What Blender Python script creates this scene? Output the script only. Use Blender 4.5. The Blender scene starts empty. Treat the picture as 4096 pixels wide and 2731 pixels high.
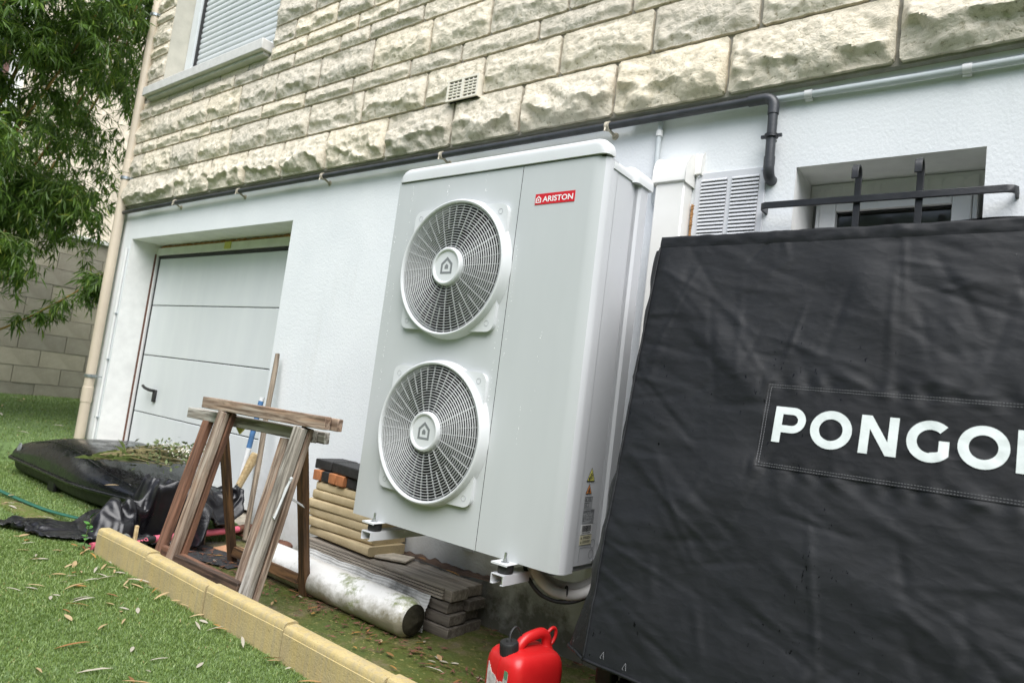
import bpy, math, random
import numpy as np
from mathutils import Vector, Matrix, noise, Euler

R = math.radians
random.seed(11)
rng = np.random.default_rng(5)
sc = bpy.context.scene
COL = sc.collection

# ------------------------------------------------------------------ camera, sky, sun, exposure
cd = bpy.data.cameras.new('camera'); cam = bpy.data.objects.new('camera', cd); COL.objects.link(cam)
cam.location = (0, -2.5, 1.0)
cam.rotation_euler = (R(95.27), R(-7.186), R(37.794))
cd.lens = 24; cd.sensor_width = 36; cd.clip_start = .05; cd.clip_end = 300
cd.dof.use_dof = True; cd.dof.focus_distance = 2.5; cd.dof.aperture_fstop = 4.5
sc.camera = cam
SUN_EL, SUN_AZ = 57, 134            # azimuth clockwise from +Y
w = bpy.data.worlds.new('World'); sc.world = w; w.use_nodes = True
nt = w.node_tree; nt.nodes.clear()
sky = nt.nodes.new('ShaderNodeTexSky'); sky.sky_type = 'NISHITA'; sky.sun_disc = False
sky.sun_elevation = R(SUN_EL); sky.sun_rotation = R(SUN_AZ); sky.air_density = 1.0; sky.dust_density = 1.6; sky.ozone_density = 1.0
hs = nt.nodes.new('ShaderNodeHueSaturation'); hs.inputs['Saturation'].default_value = .62
bg = nt.nodes.new('ShaderNodeBackground'); bg.inputs['Strength'].default_value = .06
wo = nt.nodes.new('ShaderNodeOutputWorld')
nt.links.new(sky.outputs[0], hs.inputs['Color']); nt.links.new(hs.outputs[0], bg.inputs[0]); nt.links.new(bg.outputs[0], wo.inputs[0])
sd = bpy.data.lights.new('sun', 'SUN'); sd.energy = 1.5; sd.angle = R(58); sd.color = (1, .995, .985)
sun = bpy.data.objects.new('sun', sd); COL.objects.link(sun)
_d = Vector((math.sin(R(SUN_AZ))*math.cos(R(SUN_EL)), math.cos(R(SUN_AZ))*math.cos(R(SUN_EL)), math.sin(R(SUN_EL))))
sun.rotation_euler = _d.to_track_quat('Z', 'Y').to_euler(); sun.location = _d*20
vs = sc.view_settings
vs.view_transform = 'Standard'; vs.look = 'None'; vs.gamma = 1; vs.exposure = 1.84; vs.use_curve_mapping = False

# ------------------------------------------------------------------ materials
MATS = {}
class NT:
    def __init__(s, name):
        m = bpy.data.materials.new(name); m.use_nodes = True
        s.m = m; s.t = m.node_tree; s.t.nodes.clear()
        s.out = s.n('ShaderNodeOutputMaterial'); s.b = s.n('ShaderNodeBsdfPrincipled')
        s.l(s.b.outputs[0], s.out.inputs[0]); MATS[name] = m
    def n(s, typ, **kw):
        x = s.t.nodes.new(typ)
        for k, v in kw.items(): setattr(x, k, v)
        return x
    def l(s, a, b): s.t.links.new(a, b)
    def set(s, **kw):
        for k, v in kw.items(): s.b.inputs[k.replace('_', ' ')].default_value = v
    def coord(s, kind='Object', scale=(1, 1, 1), rot=(0, 0, 0)):
        c = s.n('ShaderNodeTexCoord'); mp = s.n('ShaderNodeMapping')
        mp.inputs['Scale'].default_value = scale; mp.inputs['Rotation'].default_value = rot
        s.l(c.outputs[kind], mp.inputs[0]); return mp.outputs[0]
    def noise(s, scale, detail=4, rough=.55, vec=None, dist=0):
        x = s.n('ShaderNodeTexNoise'); x.inputs['Scale'].default_value = scale; x.inputs['Detail'].default_value = detail
        x.inputs['Roughness'].default_value = rough; x.inputs['Distortion'].default_value = dist
        if vec is not None: s.l(vec, x.inputs['Vector'])
        return x.outputs['Fac']
    def ramp(s, fac, stops):
        x = s.n('ShaderNodeValToRGB'); e = x.color_ramp.elements
        while len(e) < len(stops): e.new(.5)
        for i, (p, c) in enumerate(stops):
            e[i].position = p; e[i].color = (c[0], c[1], c[2], 1) if len(c) == 3 else c
        s.l(fac, x.inputs[0]); return x.outputs[0]
    def mix(s, fac, a, b, mode='MIX'):
        x = s.n('ShaderNodeMix', data_type='RGBA', blend_type=mode)
        for sock, v in ((x.inputs[0], fac), (x.inputs[6], a), (x.inputs[7], b)):
            if hasattr(v, 'is_linked') or hasattr(v, 'links'): s.l(v, sock)
            elif isinstance(v, (tuple, list)): sock.default_value = (*v[:3], 1)
            else: sock.default_value = v
        return x.outputs[2]
    def math(s, op, a, b=0):
        x = s.n('ShaderNodeMath', operation=op)
        if op == 'MULTIPLY_ADD': x.inputs[2].default_value = -.01
        for i, v in enumerate((a, b)):
            if hasattr(v, 'links'): s.l(v, x.inputs[i])
            else: x.inputs[i].default_value = v
        return x.outputs[0]
    def bump(s, h, strength=.3, dist=.01, prev=None):
        x = s.n('ShaderNodeBump'); x.inputs['Strength'].default_value = strength; x.inputs['Distance'].default_value = dist
        s.l(h, x.inputs['Height'])
        if prev is not None: s.l(prev, x.inputs['Normal'])
        s.l(x.outputs[0], s.b.inputs['Normal']); return x.outputs[0]
    def col(s, c):
        if hasattr(c, 'links'): s.l(c, s.b.inputs['Base Color'])
        else: s.b.inputs['Base Color'].default_value = (*c[:3], 1)
    def sep(s, vec):
        x = s.n('ShaderNodeSeparateXYZ'); s.l(vec, x.inputs[0]); return x.outputs
    def rnd(s):
        return s.n('ShaderNodeObjectInfo').outputs['Random']

def simple(name, c, rough=.5, var=.12, vscale=6, bump=0, bscale=80, metallic=0, spec=.5, coat=0):
    t = NT(name); v = t.coord()
    f = t.noise(vscale, 5, .6, v)
    lo = tuple(x*(1-var) for x in c); hi = tuple(min(1, x*(1+var)) for x in c)
    t.col(t.ramp(f, [(.3, lo), (.7, hi)]))
    t.set(Roughness=rough, Metallic=metallic); t.b.inputs['Specular IOR Level'].default_value = spec
    if coat: t.b.inputs['Coat Weight'].default_value = coat
    rr = t.ramp(t.noise(vscale*3, 4, .6, v), [(.3, (max(0, rough-.07),)*3), (.7, (min(1, rough+.08),)*3)]); t.l(rr, t.b.inputs['Roughness'])
    if bump: t.bump(t.noise(bscale, 4, .6, v), bump, .003)
    return t.m

# rock-faced limestone
t = NT('limestone'); v = t.coord()
big = t.noise(2.2, 4, .6, v); fine = t.noise(34, 6, .7, v); pit = t.noise(70, 5, .7, v)
c = t.ramp(big, [(.3, (.62, .555, .445)), (.5, (.725, .66, .545)), (.72, (.785, .735, .635))])
c = t.mix(t.ramp(fine, [(.36, (1, 1, 1)), (.48, (0, 0, 0))]), c, (.55, .50, .39))
c = t.mix(t.ramp(pit, [(.33, (1, 1, 1)), (.40, (0, 0, 0))]), c, (.33, .29, .20))
orr = t.ramp(t.rnd(), [(0, (.84, .84, .84)), (.5, (.98, .97, .95)), (1, (1.06, 1.03, .96))])
t.col(t.mix(1.0, c, orr, 'MULTIPLY')); t.set(Roughness=.9)
n1 = t.bump(fine, .8, .010); t.bump(pit, .8, .005, n1)
t = NT('mortar'); v = t.coord(); t.col(t.ramp(t.noise(9, 6, .7, v), [(.3, (.22, .205, .17)), (.7, (.40, .38, .33))])); t.set(Roughness=.95); t.bump(t.noise(120, 4, .6, v), .5, .004)

# white rendered wall: stucco relief, grime near the ground, partly painted shade
t = NT('render_white'); v = t.coord(); z = t.sep(v)[2]
base = t.ramp(t.noise(3, 5, .6, v), [(.3, (.73, .755, .77)), (.7, (.79, .81, .82))])
xx = t.sep(v)[0]; mr = t.n('ShaderNodeMapRange', interpolation_type='SMOOTHSTEP'); mr.inputs[1].default_value = -2.5; mr.inputs[2].default_value = -1.6; mr.inputs[3].default_value = 0; mr.inputs[4].default_value = .16; t.l(xx, mr.inputs[0])  # extra grime at the right also paints the shade under the heat pump
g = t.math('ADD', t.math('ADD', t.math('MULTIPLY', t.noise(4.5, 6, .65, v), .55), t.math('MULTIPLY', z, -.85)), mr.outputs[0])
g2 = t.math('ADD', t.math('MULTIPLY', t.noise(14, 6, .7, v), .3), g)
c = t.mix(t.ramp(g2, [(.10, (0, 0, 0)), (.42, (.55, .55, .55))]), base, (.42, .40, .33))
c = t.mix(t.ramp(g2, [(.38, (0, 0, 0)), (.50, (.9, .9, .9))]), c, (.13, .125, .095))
dr = t.math('MULTIPLY', t.noise(1.0, 4, .6, t.coord('Object', (26, 26, 1.1))), t.noise(1.6, 3, .5, v)); c = t.mix(t.ramp(dr, [(.32, (0, 0, 0)), (.46, (.12, .12, .12))]), c, (.50, .49, .43))
sp = t.noise(30, 6, .75, v)
c = t.mix(t.ramp(sp, [(.70, (0, 0, 0)), (.76, (.35, .35, .35))]), c, (.45, .43, .38))
t.col(c); t.set(Roughness=.85)
st = t.noise(115, 3, .5, t.coord('Object', (1, 1, .7))); st2 = t.noise(40, 3, .5, v)
t.bump(t.math('ADD', st, t.math('MULTIPLY', st2, .6)), .30, .005)
simple('reveal_white', (.82, .82, .80), .8, .08, 8, .25, 90)
simple('reveal_stone', (.46, .44, .37), .85, .12, 7, .3, 60)
simple('sill_stone', (.62, .61, .58), .8, .10, 14, .3, 90)
simple('shutter_white', (.60, .63, .63), .35, .05, 5)
simple('pvc_white', (.78, .78, .77), .35, .04, 5)
simple('pvc_cream', (.80, .79, .75), .4, .04, 5)
t = NT('door_grey'); v = t.coord(scale=(1, 1, .25))
t.col(t.ramp(t.noise(5, 5, .6, v), [(.3, (.66, .69, .70)), (.7, (.72, .75, .75))])); t.set(Roughness=.38); t.bump(t.noise(160, 3, .5, t.coord()), .06, .002)
simple('rubber_black', (.018, .018, .018), .55, .3, 20, .2, 100)
simple('pipe_black', (.040, .043, .048), .42, .3, 12, .12, 120)
simple('iron_black', (.018, .019, .021), .38, .3, 12, .25, 130)
simple('conduit_grey', (.52, .56, .57), .35, .06, 6)
simple('drain_beige', (.62, .53, .415), .42, .07, 3, .05, 60)
simple('zinc', (.42, .46, .48), .38, .2, 20, .1, 100, metallic=.8)
simple('steel', (.55, .56, .57), .3, .15, 30, .1, 120, metallic=.9)
simple('brass_old', (.50, .45, .36), .5, .4, 60, .2, 140, metallic=.15)
simple('rust_brown', (.13, .055, .033), .8, .4, 30, .5, 90)
simple('foam_orange', (.36, .19, .075), .9, .3, 40, .6, 60)
simple('vent_cream', (.78, .73, .62), .5, .06, 10)
simple('dark_void', (.012, .011, .010), .9, .2, 10)
t = NT('glass_dark'); t.col((.03, .032, .028)); t.set(Roughness=.06); t.b.inputs['Specular IOR Level'].default_value = .6
t = NT('panel_dimmed'); v = t.coord(); f = t.noise(2.4, 5, .6, t.coord('Object', (3, 3, .6)))  # same casing paint as the flank, with weaker light put into the colour
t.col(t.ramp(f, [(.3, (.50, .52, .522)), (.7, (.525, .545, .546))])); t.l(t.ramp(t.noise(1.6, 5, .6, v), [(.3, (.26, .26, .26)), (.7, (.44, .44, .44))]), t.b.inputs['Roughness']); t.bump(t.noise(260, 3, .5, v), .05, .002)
simple('panel_white', (.60, .61, .63), .34, .03, 3, .03, 300)
simple('plastic_white', (.63, .645, .65), .38, .03, 4)
simple('grille_grey', (.52, .53, .53), .4, .03, 6)
simple('fan_dark', (.022, .023, .023), .5, .2, 10)
simple('logo_grey', (.19, .20, .205), .5, .05, 10)
simple('label_red', (.60, .010, .018), .35, .04, 10)
simple('print_white', (.85, .85, .85), .5, .02, 10)
simple('print_black', (.03, .03, .03), .6, .05, 10)
simple('sticker_silver', (.36, .37, .385), .45, .05, 10)
simple('sticker_white', (.70, .70, .70), .5, .03, 10)
simple('sticker_cream', (.62, .58, .40), .5, .04, 10)
simple('sign_yellow', (.66, .62, .14), .5, .04, 10)
simple('sign_orange', (.62, .23, .06), .5, .04, 10)
# corrugated insulation hose
t = NT('hose_white'); v = t.coord(); t.col(t.ramp(t.noise(20, 3, .5, v), [(.3, (.52, .51, .50)), (.7, (.66, .65, .64))])); t.set(Roughness=.6)
wv = t.n('ShaderNodeTexWave', wave_type='BANDS', bands_direction='X'); wv.inputs['Scale'].default_value = 60
t.l(t.coord('UV', (1, 1, 1)), wv.inputs['Vector']); t.bump(wv.outputs['Fac'], .8, .004)

# black waterproof fabric with fine wrinkles and wet runs
def fabric(name, c, rough, wr=1.0, wet=True):
    t = NT(name); v = t.coord()
    d1 = t.coord('Object', (5, 5, 11), (0, R(38), 0)); d2 = t.coord('Object', (7, 7, 12), (0, R(-24), 0))
    n2 = t.noise(1.0, 4, .5, d2)
    col = t.ramp(t.noise(7, 6, .65, v), [(.3, tuple(x*.8 for x in c)), (.7, tuple(x*1.25 for x in c))])
    t.set(Roughness=rough)
    rg = t.ramp(t.noise(9, 5, .6, v), [(.3, (rough-.07,)*3), (.7, (rough+.1,)*3)])
    if wet:
        sv = t.coord('Object', (130, 130, 24)); s1 = t.noise(1.0, 3, .6, sv); s2 = t.noise(3.0, 3, .6, v)
        zz = t.sep(v)[2]
        lim = t.math('ADD', t.math('MULTIPLY', s1, .68), t.math('MULTIPLY', s2, .32))
        lim = t.math('ADD', lim, t.math('MULTIPLY', zz, -.045))
        mk = t.ramp(lim, [(.60, (0, 0, 0)), (.62, (1, 1, 1))])
        col = t.mix(mk, col, tuple(x*.22 for x in c)); rg = t.mix(mk, rg, (.16, .16, .16))
    t.col(col); t.l(rg, t.b.inputs['Roughness'])
    def crumple(sc_, rot, st, ds):
        q = t.coord('Object', st, (0, R(rot), 0)); nz = t.n('ShaderNodeTexNoise'); nz.inputs['Scale'].default_value = sc_*.6; nz.inputs['Detail'].default_value = 2; t.l(q, nz.inputs['Vector'])
        mxv = t.n('ShaderNodeVectorMath', operation='MULTIPLY_ADD'); t.l(nz.outputs['Color'], mxv.inputs[0]); mxv.inputs[1].default_value = (ds/sc_,)*3; t.l(q, mxv.inputs[2])
        vo = t.n('ShaderNodeTexVoronoi'); vo.feature = 'F1'; vo.inputs['Scale'].default_value = sc_; vo.inputs['Randomness'].default_value = 1; t.l(mxv.outputs[0], vo.inputs['Vector']); return vo.outputs['Distance']
    h1 = crumple(4.5, 35, (1, 1, 2.2), 1.2); h2 = crumple(13, -20, (1, 1, 2.0), 1.4); h3 = crumple(30, 28, (1, 1, 1.7), 1.2)
    b1 = t.bump(h1, .07*wr, .03); b1 = t.bump(h2, .11*wr, .012, b1); b1 = t.bump(h3, .13*wr, .005, b1); b2 = t.bump(n2, .10*wr, .014, b1); t.bump(t.noise(900, 2, .5, v), .12, .001, b2)
    return t.m
fabric('cover_fabric', (.0105, .0114, .0130), .53)
fabric('band_fabric', (.0080, .0086, .0098), .50)
for _n in ('cover_fabric', 'band_fabric'): MATS[_n].node_tree.nodes['Principled BSDF'].inputs['Specular IOR Level'].default_value = .24
fabric('tarp_fabric', (.007, .0066, .0085), .30, .9, False)
simple('print_cover', (.57, .61, .60), .45, .10, 22, .25, 60)
simple('thread_grey', (.17, .17, .18), .8, .1, 30)
# glossy roof box
t = NT('box_black'); v = t.coord(); dirt = t.noise(9, 6, .7, v); drops = t.noise(90, 2, .5, v)
c = t.mix(t.ramp(dirt, [(.56, (0, 0, 0)), (.70, (.4, .4, .4))]), (.005, .005, .006), (.035, .033, .026))
t.col(c); t.l(t.ramp(dirt, [(.4, (.10, .10, .10)), (.7, (.45, .45, .45))]), t.b.inputs['Roughness'])
t.bump(t.ramp(drops, [(.60, (0, 0, 0)), (.68, (1, 1, 1))]), .25, .003)
simple('box_base_black', (.011, .011, .011), .45, .3, 12, .35, 300)

# timber: grain runs along local X
def timber(name, a, b, c3, rough=.75, grain=1.0):
    t = NT(name); g = t.coord('Object', (1.6, 26, 26)); lg = t.coord('Object', (1.1, 7, 7))
    oi = t.n('ShaderNodeObjectInfo'); ad = t.n('ShaderNodeVectorMath', operation='ADD'); t.l(g, ad.inputs[0])
    cm = t.n('ShaderNodeCombineXYZ'); t.l(t.math('MULTIPLY', oi.outputs['Random'], 40), cm.inputs[0]); t.l(cm.outputs[0], ad.inputs[1])
    ad2 = t.n('ShaderNodeVectorMath', operation='ADD'); t.l(lg, ad2.inputs[0]); t.l(cm.outputs[0], ad2.inputs[1])
    f1 = t.noise(2.0, 6, .65, ad.outputs[0], .6); f2 = t.noise(1.6, 4, .6, ad2.outputs[0], .8)
    wv = t.n('ShaderNodeTexWave', wave_type='RINGS', rings_direction='X'); wv.inputs['Scale'].default_value = 2.2; wv.inputs['Distortion'].default_value = 5; wv.inputs['Detail'].default_value = 2; wv.inputs['Detail Scale'].default_value = .8
    t.l(ad2.outputs[0], wv.inputs['Vector'])
    col = t.mix(t.ramp(f2, [(.38, (0, 0, 0)), (.62, (1, 1, 1))]), a, b)
    col = t.mix(t.ramp(f1, [(.42, (.95, .95, .95)), (.58, (0, 0, 0))]), col, c3)
    col = t.mix(t.math('MULTIPLY', wv.outputs['Fac'], .32), col, c3)
    t.col(col); t.set(Roughness=rough)
    t.bump(t.math('ADD', f1, t.math('MULTIPLY', wv.outputs['Fac'], .25)), .5*grain, .004)
    return t.m
timber('wood_weathered', (.44, .37, .30), (.38, .245, .165), (.12, .075, .05))
timber('wood_grey', (0.540, 0.520, 0.472), (0.405, 0.365, 0.311), (.13, .11, .09))
timber('wood_red', (0.275, 0.131, 0.075), (0.213, 0.106, 0.065), (.075, .036, .022))
timber('wood_brown', (0.240, 0.126, 0.050), (0.180, 0.090, 0.038), (.05, .027, .014))
timber('wood_dark', (0.149, 0.092, 0.057), (0.115, 0.069, 0.046), (.035, .022, .015))
timber('board_wet_shaded', (.20, .175, .145), (.16, .14, .115), (.08, .068, .055))  # darker copy for lower boards: wet wood and shade put into the colour
timber('wood_pale', (.62, .49, .28), (.55, .42, .23), (.42, .30, .15), .6, .4)
timber('wood_pole', (0.312, 0.252, 0.186), (0.264, 0.210, 0.156), (.11, .085, .06))
timber('board_grey', (.40, .36, .30), (.33, .29, .24), (.20, .17, .14))
# concrete kerb stone, yellow
t = NT('kerb_yellow'); v = t.coord(); oi = t.rnd()
f = t.noise(6, 6, .65, v); pores = t.noise(150, 3, .6, v)
vv = t.coord('Object', (55, 55, 3.0)); runs = t.noise(1, 5, .6, vv)
c = t.ramp(f, [(.3, (.40, .305, .125)), (.7, (.52, .415, .20))])
c = t.mix(t.ramp(runs, [(.40, (.38, .38, .38)), (.56, (0, 0, 0))]), c, (.30, .265, .195))
c = t.mix(t.ramp(t.noise(3.3, 6, .7, v), [(.52, (0, 0, 0)), (.70, (.6, .6, .6))]), c, (.24, .20, .11))
c = t.mix(t.ramp(pores, [(.30, (.8, .8, .8)), (.36, (0, 0, 0))]), c, (.16, .12, .05))
t.col(c); t.set(Roughness=.88); t.bump(pores, .45, .004)
t = NT('kerb_pale'); v = t.coord(); pores = t.noise(130, 3, .6, v)
c = t.ramp(t.noise(7, 6, .65, v), [(.3, (.42, .33, .185)), (.7, (.56, .455, .28))])
c = t.mix(t.ramp(pores, [(.30, (.7, .7, .7)), (.36, (0, 0, 0))]), c, (.2, .15, .08))
t.col(c); t.set(Roughness=.88); t.bump(pores, .4, .004)
simple('brick_black', (.022, .021, .021), .6, .4, 30, .5, 120)
simple('brick_orange', (.40, .155, .06), .85, .25, 18, .5, 120)
simple('rubber_mat', (.030, .031, .032), .7, .3, 40, .4, 200)
simple('tile_orange', (.50, .27, .15), .8, .15, 14, .3, 100)
simple('pink_plastic', (.66, .135, .20), .42, .1, 20, .08, 80)
simple('blue_paint', (.06, .15, .31), .5, .25, 25, .1, 80)
simple('white_paint', (.66, .67, .67), .5, .08, 25, .1, 80)
t = NT('red_plastic'); v = t.coord(); f = t.noise(7, 5, .6, v); d = t.noise(40, 6, .75, v); d2 = t.noise(5, 3, .5, v)
c = t.ramp(f, [(.3, (.50, .010, .012)), (.7, (.60, .018, .018))])
c = t.mix(t.ramp(t.math('ADD', t.math('MULTIPLY', d, .75), t.math('MULTIPLY', d2, .25)), [(.60, (0, 0, 0)), (.66, (.7, .7, .7))]), c, (.20, .06, .03))
t.col(c); t.set(Roughness=.36); t.bump(t.noise(60, 3, .5, v), .08, .003); t.b.inputs['Subsurface Weight'].default_value = 0
simple('paper_torn', (.50, .48, .44), .85, .35, 60, .4, 120)
simple('paper_green', (.10, .25, .13), .8, .2, 60)
# plastic wrapped roll with algae
t = NT('roll_white'); v = t.coord(); gz = t.sep(v)[2]
m1 = t.noise(7, 6, .7, v); m2 = t.noise(30, 6, .75, v)
low = t.math('ADD', t.math('MULTIPLY', m1, .36), t.math('MULTIPLY_ADD', gz, -2.3)); low = t.math('ADD', low, t.math('MULTIPLY', m2, .25))
mr = t.n('ShaderNodeMapRange', interpolation_type='SMOOTHSTEP'); mr.inputs[1].default_value = -2.4; mr.inputs[2].default_value = -1.98; mr.inputs[3].default_value = 0; mr.inputs[4].default_value = .11; t.l(t.sep(v)[0], mr.inputs[0]); low = t.math('ADD', low, mr.outputs[0])
c = t.mix(t.ramp(low, [(.02, (0, 0, 0)), (.20, (.9, .9, .9))]), (.84, .835, .81), (.17, .15, .085))
c = t.mix(t.ramp(t.math('ADD', t.math('MULTIPLY', t.noise(4.2, 5, .7, v), .7), t.math('MULTIPLY', m2, .35)), [(.575, (0, 0, 0)), (.66, (.85, .85, .85))]), c, (.17, .21, .045))
t.col(c); t.set(Roughness=.28); t.bump(t.noise(1, 4, .6, t.coord('Object', (14, 60, 60))), .35, .006); t.b.inputs['Coat Weight'].default_value = .3
simple('roll_end', (.022, .020, .013), .9, .6, 25, .6, 60, spec=.1)
# corrugated wrap
t = NT('wrap_grey'); v = t.coord(); t.col(t.ramp(t.noise(5, 6, .7, v), [(.32, (.16, .16, .15)), (.5, (.48, .48, .465)), (.75, (.64, .64, .62))])); t.set(Roughness=.6); t.bump(t.noise(16, 5, .6, v), .4, .01)
# ground sheets
t = NT('concrete_mossy'); v = t.coord(); a = t.noise(2.1, 6, .65, v); b = t.noise(11, 6, .7, v); fl = t.noise(62, 4, .7, v)
ms = t.math('ADD', t.math('MULTIPLY', a, .62), t.math('MULTIPLY', b, .42))
c = t.ramp(ms, [(.40, (.20, .175, .11)), (.465, (.13, .115, .05)), (.515, (.075, .088, .016)), (.63, (.05, .074, .009))])
c = t.mix(t.ramp(b, [(.30, (.75, .75, .75)), (.42, (0, 0, 0))]), c, (.055, .045, .03))
c = t.mix(t.ramp(fl, [(.60, (0, 0, 0)), (.66, (.8, .8, .8))]), c, (.30, .25, .09))
t.col(c); t.l(t.ramp(b, [(.35, (.35, .35, .35)), (.6, (.85, .85, .85))]), t.b.inputs['Roughness'])
n1 = t.bump(b, .5, .015); t.bump(fl, .5, .006, n1)
simple('turf_base', (.10, .155, .05), .95, .35, 30, .8, 160)
simple('soil', (.17, .11, .07), .95, .35, 22, .9, 60)
t = NT('moss'); v = t.coord(); t.col(t.ramp(t.noise(14, 6, .7, v), [(.38, (.20, .15, .08)), (.5, (.10, .12, .02)), (.7, (.07, .12, .012))])); t.set(Roughness=.95); t.bump(t.noise(70, 4, .7, v), .9, .01)
simple('rubble_pale', (.45, .40, .32), .9, .35, 16, .6, 60)
def leafy(name, stops, attr='rnd', rough=.5, trans=.25):
    t = NT(name); at = t.n('ShaderNodeAttribute', attribute_name=attr)
    c = t.ramp(at.outputs['Fac'], stops); t.col(c); t.set(Roughness=rough)
    tr = t.n('ShaderNodeBsdfTranslucent'); t.l(t.mix(1.0, c, (1.5, 1.45, 1.0), 'MULTIPLY'), tr.inputs[0]); mx = t.n('ShaderNodeMixShader'); mx.inputs[0].default_value = trans
    t.l(t.b.outputs[0], mx.inputs[1]); t.l(tr.outputs[0], mx.inputs[2]); t.l(mx.outputs[0], t.out.inputs[0])
leafy('turf_blade', [(0, (.10, .155, .038)), (.45, (.16, .24, .062)), (.8, (.235, .325, .10)), (.94, (.34, .41, .17)), (1, (.36, .27, .12))], rough=.45)
leafy('bamboo_leaf', [(0, (.052, .10, .02)), (.5, (.10, .185, .034)), (.85, (.18, .28, .05)), (1, (.34, .38, .08))], rough=.34, trans=.45)
def leaf_obj(name, stops, rough=.5, trans=.2):
    t = NT(name); oi = t.rnd(); c = t.ramp(oi, stops); t.col(c); t.set(Roughness=rough)
    tr = t.n('ShaderNodeBsdfTranslucent'); t.l(t.mix(1.0, c, (1.5, 1.45, 1.0), 'MULTIPLY'), tr.inputs[0]); mx = t.n('ShaderNodeMixShader'); mx.inputs[0].default_value = trans
    t.l(t.b.outputs[0], mx.inputs[1]); t.l(tr.outputs[0], mx.inputs[2]); t.l(mx.outputs[0], t.out.inputs[0])
leaf_obj('bamboo_leaf_single', [(0, (.055, .105, .024)), (.5, (.095, .17, .036)), (1, (.17, .27, .06))], .34, .42)
leaf_obj('dry_tan', [(0, (.42, .29, .15)), (.5, (.50, .38, .22)), (1, (.38, .22, .09))], .7)
leaf_obj('dry_grey', [(0, (.40, .36, .28)), (.5, (.46, .42, .35)), (1, (.33, .30, .24))], .7)
leaf_obj('dry_brown', [(0, (.22, .115, .045)), (.5, (.33, .16, .05)), (1, (.40, .22, .06))], .65)
simple('occluder_green', (.05, .09, .025), .8, .5, 6, .8, 30)
simple('fresh_leaf', (.07, .21, .035), .32, .2, 40)
simple('stem_green', (.12, .16, .04), .6, .3, 30)
simple('stem_dry', (.20, .17, .075), .7, .35, 30)
simple('culm_yellow', (.32, .19, .045), .45, .3, 14, .1, 60)
simple('blossom_white', (.72, .68, .58), .8, .15, 40)
simple('herb_dark', (.10, .13, .045), .7, .4, 30)
simple('edging_green', (.02, .105, .07), .5, .25, 20, .2, 60)
t = NT('block_concrete'); v = t.coord(); c = t.ramp(t.noise(5, 6, .7, v), [(.3, (.37, .335, .27)), (.7, (.50, .465, .385))])
c = t.mix(1, c, t.ramp(t.rnd(), [(0, (.72, .72, .72)), (1, (1.1, 1.08, 1.02))]), 'MULTIPLY'); t.col(c); t.set(Roughness=.95); t.bump(t.noise(90, 4, .65, v), .6, .006)
simple('facade_cream', (.88, .87, .82), .9, .03, 2, .3, 40)
simple('facade_rubble', (.74, .64, .50), .9, .35, 7, .8, 14)
simple('roof_tile_red', (.36, .16, .09), .85, .3, 12, .5, 50)
simple('frame_brown', (.16, .075, .06), .6, .2, 10)
t = NT('clear_plastic'); t.col((.75, .78, .77)); t.set(Roughness=.12, Alpha=.35); t.b.inputs['Transmission Weight'].default_value = .6

# ------------------------------------------------------------------ mesh helpers
WM = {}
def put(o, parent=None, M=None):
    M = M or Matrix()
    if parent is not None:
        o.parent = parent; o.matrix_parent_inverse = Matrix(); o.matrix_basis = WM[parent.name].inverted() @ M
    else: o.matrix_basis = M
    WM[o.name] = M; return o
def tag(o, label, cat, group=None, kind=None):
    if label: o['label'] = label
    if cat: o['category'] = cat
    if group: o['group'] = group
    if kind: o['kind'] = kind
    return o
def thing(name, label, cat, loc=(0, 0, 0), group=None, M=None):
    o = bpy.data.objects.new(name, None); COL.objects.link(o); o.empty_display_size = .1
    put(o, None, M or Matrix.Translation(loc)); tag(o, label, cat, group); return o
def obj(name, me, mat, parent=None, M=None, kind=None):
    o = bpy.data.objects.new(name, me); COL.objects.link(o)
    if mat and not me.materials: me.materials.append(MATS[mat])
    put(o, parent, M)
    if kind: o['kind'] = kind
    return o
def bevel(o, width, seg=2):
    m = o.modifiers.new('bevel', 'BEVEL'); m.width = width; m.segments = seg; m.limit_method = 'ANGLE'; m.angle_limit = R(35); m.harden_normals = False
    for p in o.data.polygons: p.use_smooth = True
    o.data.set_sharp_from_angle(angle=R(50)); return o

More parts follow.
